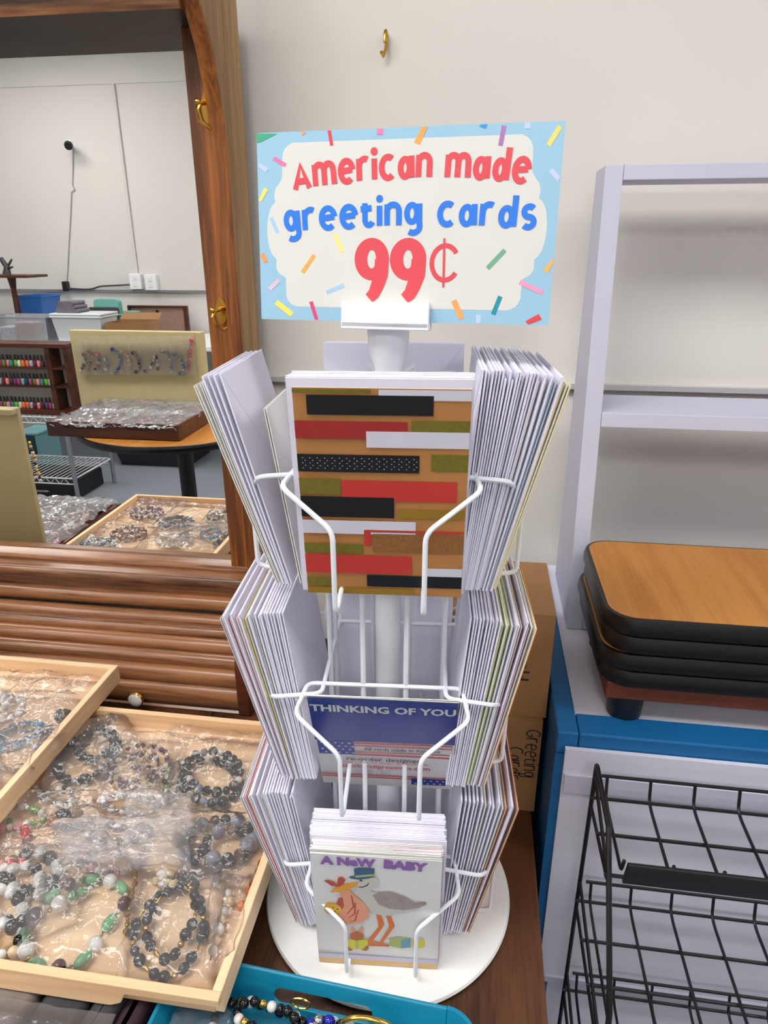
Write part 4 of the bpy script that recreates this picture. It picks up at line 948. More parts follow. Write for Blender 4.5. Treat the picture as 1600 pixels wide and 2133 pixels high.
for nm, lab, pth, pat in [
  ('necklace', 'clear and white crystal bead strand below the plum necklace', [(PX(zb, [(215, 1665), (260, 1655), (310, 1665), (345, 1660), (330, 1680), (270, 1690), (225, 1682)]), True)], [('pearl', .0046, 1), ('silver', .003, 1), ('white', .005, 1), ('grey', .004, 1)]),
  ('necklace', 'brown and cream bead strand in the tray middle left', [(PX(zb, [(185, 1730), (225, 1718), (270, 1725), (310, 1720), (300, 1745), (240, 1752), (195, 1750)]), True)], [('brown', .0052, 1), ('cream', .0045, 1), ('maroon', .005, 1), ('pearl', .004, 1)]),
  ('necklace', 'pearl and pink bead strand beside the green oval necklace', [(PX(zb, [(165, 1790), (205, 1775), (250, 1780), (275, 1800), (255, 1815), (200, 1812)]), True)], [('pink', .005, 1), ('pearl', .0055, 1), ('white', .004, 1)]),
  ('necklace', 'amber and gold fine chain of beads right of the green necklace', [(PX(zb, [(300, 1760), (290, 1800), (278, 1850), (268, 1900), (262, 1950)]), False)], [('gold', .0026, 1.6), ('amber', .0034, 1), ('gold', .002, 1)]),
  ('bracelet', 'olive and white bead bracelet left of the black bracelet', [(PX(zb, [(362, 1590), (380, 1600), (372, 1640), (355, 1660), (345, 1630)]), True)], [('lime', .0045, 1), ('black', .005, 1.2), ('pearl', .004, 1)]),
  ('necklace', 'ivory and black bead strand at the near left of the tray', [(PX(zb, [(-20, 1930), (15, 1915), (40, 1935), (35, 1975), (5, 1990), (-20, 1970)]), True)], [('white', .006, 1), ('black', .006, 1), ('cream', .0055, 1)])]:
    beadwork(nm, lab, nm, G, pth, pat, FZ1_)
# film bags
def Q(z, pts): return [at_z(u, v, z) for u, v in pts]
zf_ = .826
fl = [([(60, 1500), (262, 1478), (335, 1640), (90, 1690)], 'over the black faceted necklace'), ([(190, 1520), (372, 1520), (372, 1668), (190, 1678)], 'over the plum and cream necklace'), ([(350, 1508), (556, 1528), (532, 1690), (340, 1690)], 'around the black bracelet near the rack'),
      ([(-20, 1640), (205, 1640), (225, 1760), (-20, 1775)], 'over the green and white strand'), ([(-20, 1740), (200, 1722), (150, 1900), (-30, 1960)], 'over the chunky black and white necklace'), ([(100, 1780), (292, 1760), (265, 2020), (15, 2000)], 'over the green and dark red necklace'),
      ([(280, 1790), (470, 1790), (432, 2050), (232, 2030)], 'over the black and gold necklace'), ([(350, 1678), (556, 1690), (540, 1830), (372, 1830)], 'over the grey lilac necklace'), ([(150, 1680), (402, 1690), (382, 1805), (118, 1792)], 'crumpled empty in the tray middle'), ([(440, 1800), (535, 1790), (492, 1985), (420, 2035)], 'over the cream wooden beads')]
for i, (q, l) in enumerate(fl): bag(Q(zf_, q), zf_+.003*(i % 3), .0065, i+1, 'crinkled clear plastic bag '+l, 'clear bags in the pine trays', zmin=FZ1_)
for i, (q, l) in enumerate([([(100, 1700), (380, 1690), (400, 1790), (120, 1800)], 'with glare whitened into its film lying over the tray middle'), ([(250, 1640), (400, 1640), (420, 1730), (260, 1740)], 'folded between the plum beads and the glare')]): bag(Q(zf_+.01, q), zf_+.008, .007, 40+i, 'crinkled clear plastic bag '+l, 'clear bags in the pine trays', zmin=FZ1_, mt='film_milky')  # extra milky white in these two bags stands in for glare off the film
# left tray contents
zc = T2Z+.014; G2 = 'bead necklaces in the left pine tray'
beadwork('necklace', 'turquoise and blue bead necklace in the left pine tray', 'necklace', G2, [(PX(zc, [(5, 1530), (40, 1510), (80, 1508), (75, 1530), (35, 1550), (5, 1560)]), True)], [('teal', .005, 1), ('blue', .006, 1), ('grey', .006, 1), ('teal', .0035, 1)], FZ2)
beadwork('bracelet', 'lavender and cream bead bracelet in the left pine tray', 'bracelet', G2, [(PX(zc, [(75, 1560), (95, 1545), (105, 1520), (95, 1518), (80, 1540)]), True)], [('lav', .005, 1), ('cream', .0065, 1), ('lav', .004, 1)], FZ2)
beadwork('pendant_necklace', 'small black charm strand at the corner of the left tray', 'necklace', G2, [(PX(zc, [(118, 1488), (135, 1480), (145, 1492), (130, 1500)]), True)], [('black', .005, 1), ('black', .003, 1)], FZ2)
cols = [('plum', 'pearl'), ('black', 'grey'), ('amber', 'maroon'), ('white', 'pearl'), ('brown', 'cream'), ('grey', 'teal')]
for i, (x, y) in enumerate([(-.80, .55), (-.70, .60), (-.78, .68), (-.66, .70), (-.60, .55), (-.82, .75)]):
    a, b = cols[i]
    beadwork('necklace', f'{a} and {b} bead necklace in the left tray, seen in the mirror', 'necklace', G2, [([Vector((x+.038*math.cos(k*.7), y+.030*math.sin(k*.7), zc)) for k in range(9)], True), ([Vector((x+.02*math.cos(k*.9), y+.018*math.sin(k*.9), zc+.006)) for k in range(7)], True)], [(a, .005, 1), (b, .0045, 1), (a, .006, 1)], FZ2)
ql = [([(-20, 1425), (165, 1432), (120, 1545), (-20, 1590)], 'beside the turquoise necklace in the left tray'), ([(-20, 1530), (110, 1500), (60, 1600), (-20, 1640)], 'over the near corner of the left tray')]
for i, (q, l) in enumerate(ql): bag(Q(T2R, q), T2R-.002, .006, 20+i, 'crinkled clear plastic bag '+l, 'clear bags in the pine trays', zmin=FZ2)
for i, (x0, x1, y0, y1) in enumerate([(-.855, -.72, .48, .62), (-.74, -.60, .50, .66), (-.855, -.73, .63, .79), (-.72, -.54, .62, .78), (-.64, -.54, .49, .60)]):
    bag([(x0, y1), (x1, y1+.005), (x1, y0), (x0, y0-.003)], T2R-.004+.003*(i % 2), .007, 50+i, 'crinkled clear plastic bag of beads in the left tray, seen in the mirror', 'clear bags in the pine trays', zmin=FZ2)

# ================================================================== BLUE TRAY IN FRONT
bt = thing('plastic_tray', (-.13, .27, DZ), 'turquoise blue plastic tray with slot handle full of loose beads', 'tray')
ba = math.radians(-3.5); BM = Matrix.Translation((-.128, .265, DZ)) @ Matrix.Rotation(ba, 4, 'Z')
hx, hy, hz, tk = .148, .160, .044, .0035
def bw(p): return BM @ Vector(p)
ob = rrect(-hx, hx, -hy, hy, .035, 6)
def offr(o): return rrect(-hx+o, hx-o, -hy+o, hy-o, max(.006, .035-o), 6)
obj('floor_panel', MB().prism(offr(.016), lambda a, b, c: bw((a, b, c)), .0006, .004), 'tray_blue', bt)
# walls: left, right, front as leaning prisms; rear wall carries the handle slot
def wall(poly, fn, nm='wall', holes=()): obj(nm, MB().prism(poly, fn, 0, tk, holes=holes), 'tray_blue', bt, bevel=.0012)
sl = .014/hz
def lean(o): return o
rear = [(-hx+.030, .002), (hx-.030, .002), (hx-.030, hz), (-hx+.030, hz)]
slot = rrect(-.050, .048, .014, .030, .0078, 6)
wall(rear, lambda a, b, c: bw((a, hy-.014+b*sl-c, b)), 'rear_wall', [slot])
wall([(-hx+.030, .002), (hx-.030, .002), (hx-.030, hz), (-hx+.030, hz)], lambda a, b, c: bw((a, -hy+.014-b*sl+c, b)), 'front_wall')
for s in (-1, 1): wall([(-hy+.030, .002), (hy-.030, .002), (hy-.030, hz), (-hy+.030, hz)], lambda a, b, c: bw((s*(hx-.014+b*sl-c), a, b)), 'side_wall')
for sx in (-1, 1):
    for sy in (-1, 1):
        g = MB(); n = 8; vs = []
        for o_, z_ in ((0, 0), (tk, 0)):
            for k in range(n+1):
                a = math.pi/2*k/n
                for zz in (.002, hz):
                    R_ = .030-o_; inn = .014-zz*sl
                    vs.append(bw((sx*(hx-.030+(R_-inn)*math.cos(a)), sy*(hy-.030+(R_-inn)*math.sin(a)), zz)))
        fs = []; m2 = 2*(n+1)
        for k in range(n):
            a0 = 2*k; fs += [(a0, a0+2, a0+3, a0+1), (m2+a0, m2+a0+1, m2+a0+3, m2+a0+2), (a0+1, a0+3, m2+a0+3, m2+a0+1), (a0, m2+a0, m2+a0+2, a0+2)]
        g.add(vs, fs); obj('corner', g, 'tray_blue', bt, smooth=50)
GB = 'bead jewellery in the blue tray'; zz = DZ+.012; fzb = DZ+.0045
def B(x, y, z=zz): return bw((x, y, z-DZ))
def ring(x, y, rx, ry, z=zz, n=10): return [B(x+rx*math.cos(2*math.pi*k/n), y+ry*math.sin(2*math.pi*k/n), z+.004*math.sin(k*2.1)) for k in range(n)]
beadwork('necklace', 'black and pearl bead necklace heaped in the blue tray', 'necklace', GB, [(ring(-.05, .112, .045, .022, DZ+.032), True), (ring(-.045, .118, .028, .012, DZ+.041), True)], [('black', .005, 1), ('black', .0045, 1), ('pearl', .005, 1), ('gold', .004, 1), ('black', .005, 1)], fzb)
beadwork('necklace', 'cobalt blue and silver bead necklace in the blue tray', 'necklace', GB, [(ring(.025, .112, .036, .02, DZ+.032), True), (ring(.02, .116, .022, .011, DZ+.041), True)], [('pearl', .0056, 1), ('black', .005, 1), ('cobalt', .005, 1.1), ('silver', .0045, 1), ('white', .005, 1)], fzb)
beadwork('necklace', 'pearl and crystal bead necklace at the right of the blue tray', 'necklace', GB, [(ring(.085, .112, .030, .018, DZ+.030), True)], [('pearl', .005, 1), ('blue', .004, 1), ('silver', .004, 1), ('white', .0045, 1)], fzb)
beadwork('necklace', 'teal and black bead necklace lying low in the blue tray', 'necklace', GB, [(ring(-.02, .06, .09, .05, DZ+.014), True), (ring(.02, .07, .07, .05, DZ+.012), True)], [('teal', .006, 1), ('black', .006, 1), ('grey', .005, 1), ('white', .0055, 1)], fzb)
bg = thing('bangle', B(.066, .092, DZ+.03), 'gold bangle with a white stone end in the blue tray', 'bangle')
c_ = at_z(770, 2125, DZ+.052); pts = [c_+Vector((.026*math.cos(a), -.002*math.sin(a)-.004, .020*math.sin(a)-.008)) for a in [math.radians(x) for x in range(-30, 211, 12)]]
obj('band', MB().tube(pts, .0024, 10), 'gold', bg, smooth=True); obj('stone', MB().sphere(pts[0]+Vector((0, 0, 0)), .005), C('bead_pearl', BC['pearl'][0]), bg, smooth='all')
c_ = at_z(625, 2095, DZ+.04); obj('ring_loop', MB().tube([c_+Vector((.009*math.cos(a), .002, .007*math.sin(a))) for a in [math.radians(x) for x in range(0, 360, 20)]], .0011, 8, closed=True), 'gold', bg, smooth=True)
bag([B(-.135, .125), B(-.075, .128), B(-.05, .05), B(-.13, .04)], DZ+.034, .007, 61, 'crinkled clear plastic bag in the left corner of the blue tray', None, zmin=fzb)
# ================================================================== THE SHOP BEHIND THE CAMERA (seen in the mirror)
RY = lambda yv: 2*YM-yv        # distance seen in the glass -> real room y
def m5(u, v): return my(u, v, YF+.001)
# far wall: top band, rail, conduit, sockets, camera
zb_ = m5(200, 176).z
o = struct('trim_2', MB().box(XL+.01, XR-.01, YF, YF+.006, zb_, ZC-.001), 'far_wall'); o['label'] = 'pale band along the top of the far wall'
zr_ = m5(300, 606).z
o = struct('trim_3', MB().box(XL+.02, XR-.02, YF, YF+.025, zr_-.008, zr_+.008), 'grey_metal'); o['label'] = 'grey rail along the far wall'
a = m5(240, 178); b = m5(287, 572)
o = obj('conduit', MB().tube([(b.x, YF+.012, b.z), (a.x*.3+b.x*.7, YF+.012, zb_-.002)], .010, 8), 'far_wall', None, smooth=True); tag(o, 'thin vertical pale conduit on the far wall above the sockets', 'pipe')
for (u, v), l in (((287, 586), 'white socket box under the conduit on the far wall'), ((319, 588), 'white socket box to the right of the other on the far wall')):
    p = m5(u, v); t = thing('wall_socket', (p.x, YF, p.z), l, 'socket', 'sockets on the far wall')
    obj('plate', MB().box(p.x-.045, p.x+.045, YF, YF+.045, p.z-.055, p.z+.055), 'white_plastic', t, bevel=.004)
    for dz_ in (-.022, .022): obj('outlet', MB().box(p.x-.016, p.x+.016, YF+.045, YF+.048, p.z+dz_-.014, p.z+dz_+.014), 'cream_paper', t, bevel=.002)
p = m5(152, 305); t = thing('security_camera', (p.x, YF, p.z), 'small white security camera with black lens on the far wall', 'camera')
obj('mount', MB().tube([(p.x, YF, p.z), (p.x, YF+.05, p.z), (p.x+.03, YF+.07, p.z+.01)], .014, 10), 'white_plastic', t, smooth=True)
q = my(140, 303, YF+.12); obj('body', MB().tube([(p.x+.02, YF+.07, p.z+.012), (q.x+.01, YF+.12, q.z)], [.024, .03], 14), 'white_plastic', t, smooth=True)
dv = (Vector((q.x+.01, YF+.12, q.z))-Vector((p.x+.02, YF+.07, p.z+.012))).normalized()
obj('lens', MB().tube([Vector((q.x+.01, YF+.12, q.z)), Vector((q.x+.01, YF+.12, q.z))+dv*.022], [.03, .024], 14), 'black_plastic', t, smooth=True)
cb = [m5(*c)+Vector((0, .006, 0)) for c in ((153, 312), (153, 350), (152, 385), (157, 395), (150, 400), (148, 450), (144, 520), (142, 565), (140, 590))]
o = obj('camera_cable', MB().tube(cb, .0035, 6), C('cable_grey', (.62, .61, .61), rough=.6), None, smooth=True); tag(o, 'thin grey camera cable hanging down the far wall', 'cable')
p = m5(141, 596); o = obj('power_adapter', MB().box(p.x-.02, p.x+.02, YF+.001, YF+.045, p.z-.035, p.z+.035), 'black_plastic', None, bevel=.005); tag(o, 'small black power adapter at the foot of the camera cable', 'adapter')
cb = [m5(*c)+Vector((0, .03, 0)) for c in ((142, 600), (190, 602), (215, 596), (250, 594), (280, 592))]
o = obj('wall_cable', MB().tube(smooth_loop(cb, False, 6), .007, 6), C('cable_dark', (.25, .24, .25), rough=.6), None, smooth=True); tag(o, 'dark power cord running to the far wall sockets', 'cable')

# round table with the dark tray and its cream display lid
tcx, tcy, tr = -1.30, RY(2.76), .43
t = thing('round_table', (tcx, tcy, 0), 'round laminate cafe table with black edge and pedestal, seen in the mirror', 'table')
obj('tabletop', MB().lathe([(tr-.004, .712), (tr-.004, .738)], 64, (tcx, tcy, 0)), M['laminate'], t, smooth=30)
obj('edge_band', MB().lathe([(tr-.004, .708), (tr, .712), (tr+.003, .724), (tr, .736), (tr-.004, .7395)], 64, (tcx, tcy, 0), cap=False), 'black_edge', t, smooth='all')
lp = my(352, 935, tcy)
obj('pedestal', MB().tube([(tcx, tcy, .03), (tcx, tcy, .708)], .035, 20), 'black_plastic', t, smooth=True)
for a in range(4):
    d = Vector((math.cos(a*math.pi/2+.78), math.sin(a*math.pi/2+.78), 0)); c0 = Vector((tcx, tcy, 0))
    obj('base_arm', MB().bar(c0+d*.035+Vector((0, 0, .06)), c0+d*.33+Vector((0, 0, .02)), .05, .035), 'black_plastic', t, bevel=.004)
DT = (-1.72, -1.16, RY(2.86), RY(2.43))
t, pl = tray('wooden_tray', 'dark wooden scalloped tray of bagged beads on the round table', DT[0], DT[1], DT[2], DT[3]-.012, .7405, .80, 'mahogany', 'mahogany', th=.014, group='dark wooden trays')
obj('side', MB().prism(pl, lambda a, b, c: (a, c, b), DT[3]-.0118, DT[3]), 'mahogany', t)
def heap(x0, x1, y0, y1, fz, nx, ny, pal_, where, grp, seed):
    k = 0
    for i in range(nx):
        for j in range(ny):
            cx = x0+(x1-x0)*(i+.5)/nx; cy = y0+(y1-y0)*(j+.5)/ny; w = (x1-x0)/nx*.62; h = (y1-y0)/ny*.62
            a, b, c = pal_[k % len(pal_)]; k += 1
            bw_ = beadwork('necklace', f'{a} and {b} bead string bagged in {where}', 'necklace', 'bead strings in '+where, [([Vector((cx+w*.6*math.cos(q*.7+k)*random.uniform(.5, 1), cy+h*.6*math.sin(q*.7+k)*random.uniform(.5, 1), fz+.026+.008*math.sin(q))) for q in range(9)], True)], [(a, .0075, 1), (b, .006, 1), (c, .007, 1)], fz, joined=True)
            bag([(cx-w, cy+h), (cx+w, cy+h), (cx+w, cy-h), (cx-w, cy-h)], fz+.046+.008*(k % 2), .016, seed+k, f'crinkled clear bag over {a} and {b} beads in {where}', 'clear bags in '+where, zmin=fz, n=18, mt='film_milky')
heap(DT[0]+.02, DT[1]-.02, DT[2]+.02, DT[3]-.02, .7475, 4, 2, [('peach', 'white', 'plum'), ('maroon', 'pink', 'peach'), ('lime', 'pearl', 'white'), ('pink', 'cream', 'peach'), ('grey', 'black', 'blue'), ('rose', 'pink', 'plum'), ('black', 'brown', 'grey'), ('cream', 'silver', 'amber')], 'the dark tray on the round table', None, 100)
ylid = DT[2]-.012
A_ = my(143, 688, ylid); B_ = my(418, 690, ylid); zl0 = .742
lid = thing('display_board', ((A_.x+B_.x)/2, ylid, zl0), 'cream display board hung with bagged bracelets behind the dark tray', 'display board')
obj('board', MB().box(A_.x, B_.x-.03, ylid-.01, ylid, zl0, A_.z), 'cream_board', lid, bevel=.002)
obj('board_edge', MB().box(B_.x-.03, B_.x, ylid-.045, ylid+.004, zl0, A_.z), 'cream_board', lid, bevel=.003)
obj('board_edge', MB().box(A_.x, B_.x-.03, ylid-.045, ylid-.0102, A_.z-.012, A_.z), 'cream_board', lid, bevel=.002)
hang = [([(172, 735), (178, 752), (166, 776)], ('brown', 'black', 'cream')), ([(180, 728), (192, 742), (178, 776)], ('gold', 'amber', 'cream')), ([(202, 735), (206, 755), (196, 772)], ('rose', 'black', 'pearl')), ([(216, 745), (225, 760), (212, 778)], ('pearl', 'silver', 'grey')),
        ([(230, 726), (246, 735), (250, 760), (240, 778)], ('cobalt', 'blue', 'lav')), ([(250, 730), (268, 745), (270, 778)], ('cream', 'peach', 'pearl')), ([(274, 732), (288, 748), (291, 770), (278, 776)], ('black', 'brown', 'grey')), ([(300, 775), (315, 765), (325, 740), (330, 775)], ('maroon', 'silver', 'white')), ([(335, 730), (352, 740), (358, 775)], ('silver', 'grey', 'blue')), ([(360, 735), (376, 750), (384, 776), (370, 778)], ('grey', 'teal', 'silver')), ([(399, 704), (396, 735), (390, 776)], ('rose', 'rose', 'pink'))]
for i, (pts, cs) in enumerate(hang):
    yy = ylid+.012; P3 = [my(u, v, yy) for u, v in pts]
    beadwork('bracelet', f'{cs[0]} and {cs[1]} bagged bracelet hanging on the cream display board', 'bracelet', 'bracelets hung on the display board', [(P3, False)], [(cs[0], .0095, 1), (cs[1], .0078, 1), (cs[2], .008, 1)], .75, joined=True)
    u0_, u1_ = min(p[0] for p in pts)-12, max(p[0] for p in pts)+8
    q0 = my(u0_, 700, ylid+.022); q1 = my(u1_, 781, ylid+.022)
    sd = 200+i
    g = MB().grid(lambda u, v: (q0.x+(q1.x-q0.x)*u, ylid+.020+.007*noise.noise(Vector((u*5+sd, v*7, 0))), q1.z+(q0.z-q1.z)*v), 10, 14)
    o = obj('plastic_bag', g, 'film', None, smooth='all', fix=False); tag(o, f'clear bag around the {cs[0]} and {cs[1]} bracelet on the display board', 'plastic bag', 'clear bags on the display board')

# second dark tray with its lid on the desk, left of the photo frame
D2 = (-1.33, -.955, .40, .735)
t, pl = tray('wooden_tray', 'dark wooden tray of pink bagged beads on the desk, seen in the mirror', *D2, DZ+.0006, .80, 'mahogany', 'mahogany', th=.014, group='dark wooden trays')
obj('side', MB().box(D2[0], D2[1], D2[2], D2[2]+.0138, DZ+.0016, .80), 'mahogany', t)
heap(D2[0]+.02, D2[1]-.02, D2[2]+.02, D2[3]-.02, DZ+.0076, 3, 2, [('rose', 'pink', 'white'), ('pink', 'peach', 'cream'), ('white', 'rose', 'grey'), ('pearl', 'pink', 'rose'), ('amber', 'pink', 'cream'), ('rose', 'maroon', 'pink')], 'the dark tray on the desk', None, 300)
lx = my(96, 1138, .752).x
lt = my(40, 849, .752).z
t = thing('display_board', (-1.15, .76, DZ), 'cream display lid standing behind the pink bead tray, near the mirror', 'display board')
obj('board', MB().box(-1.33, lx, .745, .757, DZ+.0006, lt), 'cream_board', t, bevel=.002)
obj('board_edge', MB().box(-1.33, lx, .7575, .775, lt-.012, lt), 'cream_board', t, bevel=.002)
P3 = [my(u, v, .738) for u, v in ((46, 915), (55, 940), (62, 970), (72, 1000))]
beadwork('bracelet', 'gold and cream bagged bracelet hanging on the near cream lid', 'bracelet', None, [(P3, False), ([p+Vector((.012, -.004, -.005)) for p in P3], False)], [('gold', .0042, 1), ('cream', .004, 1), ('maroon', .003, 1), ('pearl', .004, 1)], .8, joined=True)

# chrome wire shelf with the nail polish rack
WX0, WX1, WY0, WY1 = -3.35, -2.36, -1.92, -1.50
t = thing('wire_shelf', ((WX0+WX1)/2, (WY0+WY1)/2, 0), 'chrome wire shelving unit under the nail polish rack, seen in the mirror', 'shelf')
zsh = my(60, 868, WY1).z
for x in (WX0, WX1):
    for y in (WY0, WY1): obj('post', MB().tube([(x, y, .001), (x, y, zsh+.03)], .0125, 12), 'grey_metal', t, smooth=True)
for zz_ in (zsh, .17):
    for y in (WY0, WY1):
        obj('shelf_rail', MB().tube([(WX0+.013, y, zz_), (WX1-.013, y, zz_)], .005, 6).tube([(WX0+.013, y, zz_-.035), (WX1-.013, y, zz_-.035)], .004, 6), 'white_wire', t, smooth=True)
        zig = [(WX0+.02+k*.03, y, zz_-(.035 if k % 2 else 0)) for k in range(32)]
        obj('truss_wire', MB().tube(zig, .0022, 5), 'white_wire', t, smooth=True)
    for x in (WX0, WX1): obj('shelf_rail', MB().tube([(x, WY0+.013, zz_), (x, WY1-.013, zz_)], .005, 6), 'white_wire', t, smooth=True)
    for k in range(30): 
        x = WX0+.03+k*(WX1-WX0-.06)/29; obj('shelf_wire', MB().tube([(x, WY0, zz_+.004), (x, WY1, zz_+.004)], .0022, 5), 'white_wire', t, smooth=True)
yb_ = WY1-.03; zsh += .009
def nr(u, v, y=None): return my(u, v, yb_ if y is None else y)
rkx0 = nr(-60, 790).x; rkx1 = nr(112, 790).x; rkx2 = nr(150, 790).x; rkt = nr(60, 716).z
t = thing('polish_rack', ((rkx0+rkx1)/2, yb_-.06, zsh), 'brown wooden nail polish rack with three rows of bottles, seen in the mirror', 'rack')
obj('top_board', MB().box(rkx0, rkx2, yb_-.14, yb_+.006, rkt-.022, rkt), 'mahogany', t, bevel=.003)
obj('bottom_board', MB().box(rkx0, rkx2, yb_-.14, yb_+.012, zsh, zsh+.028), 'mahogany', t, bevel=.003)
for x in (rkx0, rkx1-.03): obj('post', MB().box(x, x+.03, yb_-.10, yb_, zsh+.0285, rkt-.0225), 'mahogany', t, bevel=.002)
obj('post', MB().box(rkx2-.03, rkx2, yb_-.10, yb_, zsh+.0285, rkt-.0225), 'mahogany', t, bevel=.002)
obj('back_panel', MB().box(rkx0, rkx2, yb_-.112, yb_-.1005, zsh+.0285, rkt-.0225), 'far_wall', t)
rows = [zsh+.0285, nr(60, 803).z, nr(60, 765).z]
for z in rows[1:]: obj('shelf', MB().box(rkx0+.031, rkx1-.031, yb_-.099, yb_-.005, z-.012, z), 'mahogany', t)
for z in (rows[1], rows[2]): obj('shelf', MB().box(rkx1+.001, rkx2-.031, yb_-.099, yb_-.005, z-.012, z), 'mahogany', t)
bcols = [('mint', (.45, .78, .66)), ('olive', (.46, .50, .18)), ('green', (.45, .72, .22)), ('coral', (.93, .45, .42)), ('salmon', (.93, .58, .58)), ('magenta', (.72, .22, .46)), ('mauve', (.60, .30, .45)), ('teal', (.20, .56, .52)), ('orange', (.93, .50, .12)), ('wine', (.45, .10, .26)), ('purple', (.40, .26, .48)), ('navy', (.16, .22, .40)), ('pink', (.92, .55, .66)), ('white', (.88, .86, .86)), ('silver', (.70, .72, .76)), ('brown', (.32, .20, .16))]
capm = mesh('cap', MB().lathe([(.006, .036), (.006, .062), (.0045, .064), (0, .064)], 8), 'black_plastic', smooth=True)
neck = {}
for n_c, c in bcols:
    neck[n_c] = mesh('polish_bottle', MB().lathe([(.0, 0), (.0095, 0), (.0105, .003), (.0105, .026), (.008, .031), (.005, .034), (.005, .036), (0, .036)], 8), C('polish_'+n_c, c, rough=.2), smooth=True)
k = 0
for r_, z in enumerate(rows):
    x = rkx1-.046
    while x > rkx0+.04:
        n_c = bcols[(k*5+r_*3) % len(bcols)][0]; k += 1
        o = placed('polish_bottle', neck[n_c], Matrix.Translation((x, yb_-.03+random.uniform(-.004, .004), z+.0004)))
        rn = ['bottom', 'middle', 'top'][r_]
        tag(o, f'{n_c} nail polish bottle in the {rn} row of the brown rack', 'bottle', f'nail polish bottles in the {rn} row'); placed('cap', capm, Matrix.Identity(4), o); x -= .0242
# black case on the floor behind the posts
p0 = mz(78, 1060, 0); cz = my(130, 1000, WY1-.06).z
t = thing('black_case', (-2.62, WY1-.24, 0), 'black carrying case with handle on the floor under the wire shelf', 'case')
obj('case_body', MB().box(-2.86, -2.42, WY1-.40, WY1-.06, .002, .165-.045), 'black_plastic', t, bevel=.012)
obj('handle', MB().tube(fillet([(-2.70, WY1-.055, .06), (-2.70, WY1-.03, .07), (-2.58, WY1-.03, .07), (-2.58, WY1-.055, .06)], .01), .006, 8), 'grey_metal', t, smooth=True)
# teal step stool on the floor behind the shelf
C('teal_plastic', (.52, .72, .74), rough=.5)
sa = my(52, 880, -2.12); sb = my(98, 880, -2.12); x0, x1 = sa.x, sb.x; sz = .30
t = thing('step_stool', ((x0+x1)/2, -2.12, 0), 'pale teal plastic step stool beyond the wire shelf, seen in the mirror', 'stool')
obj('step', MB().box(x0, x1, -2.22, -2.0, sz-.02, sz), 'teal_plastic', t, bevel=.006)
obj('lower_step', MB().box(x0, x1, -2.0, -1.95, sz*.5-.02, sz*.5), 'teal_plastic', t, bevel=.004)
for x in (x0, x1-.025): obj('side_panel', MB().prism([(-2.22, .001), (-1.95, .001), (-1.95, sz*.5-.02), (-2.0, sz*.5-.02), (-2.0, sz-.0205), (-2.22, sz-.0205)], lambda a, b, c: (c, a, b), x, x+.025), 'teal_plastic', t)

# far display tables with goods
tz_ = my(250, 716, -2.3).z
t = thing('folding_table', (-2.6, -2.55, 0), 'white folding table of bins and boxes along the far wall', 'table')
FT = (-4.6, -1.55, -2.93, -2.25)
obj('tabletop', MB().box(FT[0], FT[1], FT[2], FT[3], tz_-.035, tz_), 'white_plastic', t, bevel=.006)
for x in (FT[0]+.1, -3.0, FT[1]-.1):
    for y in (FT[2]+.06, FT[3]-.06): obj('leg', MB().tube([(x, y, .001), (x, y, tz_-.035)], .014, 10), 'grey_metal', t, smooth=True)
def bin_(name, label, u0_, v0_, u1_, v1_, y, dpt, m, lidm=None, cat='bin', z0=None, taper=.02):
    a = my(u0_, v0_, y); b = my(u1_, v1_, y); z0 = tz_+.0006 if z0 is None else z0
    x0, x1 = min(a.x, b.x), max(a.x, b.x); z1 = a.z
    t = thing(name, ((x0+x1)/2, y-dpt/2, z0), label, cat); w = .006
    def ring_(o, z): return [(x0+o, y-dpt+o, z), (x1-o, y-dpt+o, z), (x1-o, y-o, z), (x0+o, y-o, z)]
    g = MB(); R4 = [ring_(taper, z0), ring_(0, z1), ring_(w, z1), ring_(taper+w, z0+w)]
    g.add([p for r_ in R4 for p in r_], [(q*4+i, q*4+(i+1) % 4, q*4+4+(i+1) % 4, q*4+4+i) for q in range(3) for i in range(4)]+[(0, 3, 2, 1), (12, 13, 14, 15)])
    obj('tub', g, m, t)
    g = MB()
    for (p, q) in zip(ring_(-.004, z1), ring_(-.004, z1)[1:]+ring_(-.004, z1)[:1]): g.tube([p, q], .007, 6)
    obj('rim', g, m, t)
    if lidm: obj('lid', MB().box(x0-.008, x1+.008, y-dpt-.008, y+.008, z1+.0075, z1+.022), lidm, t, bevel=.005)
    return x0, x1, z1
C('tub_blue', (.15, .42, .72), rough=.4); C('bin_pale', (.86, .88, .90), rough=.35); C('cloth_grey', (.45, .42, .46), rough=.9, noise_amt=.15, nscale=60); C('teal_soft', (.45, .70, .67), rough=.5); C('pink_box', (.80, .66, .63), rough=.7); C('brown_board', (.56, .44, .38), rough=.7, noise_amt=.08); C('charcoal', (.26, .25, .27), rough=.6); C('black_bin', (.14, .14, .17), rough=.5)
x0, x1, z1 = bin_('storage_bin', 'clear plastic storage bin at the left of the far table', -30, 660, 104, 715, -2.25-.02, .2, 'clear')
for i, (dx, w, h, m) in enumerate([(.05, .10, .09, 'white_plastic'), (.17, .13, .12, 'pink_box'), (.31, .10, .07, 'cloth_grey')]):
    if x0+dx+w < x1-.03:
        o = obj('parcel', MB().box(x0+dx, x0+dx+w, -2.43, -2.31, tz_+.008, tz_+.008+h), m, None, bevel=.008); tag(o, ['white wrapped parcel inside the clear storage bin', 'dusty pink box inside the clear storage bin', 'grey fabric bundle inside the clear storage bin'][i], 'parcel')
x0, x1, z1 = bin_('storage_bin', 'pale translucent storage bin with flat lid on the far table', 106, 660, 216, 712, -2.25-.02, .22, 'bin_pale', 'bin_pale')
zz_ = z1+.0225
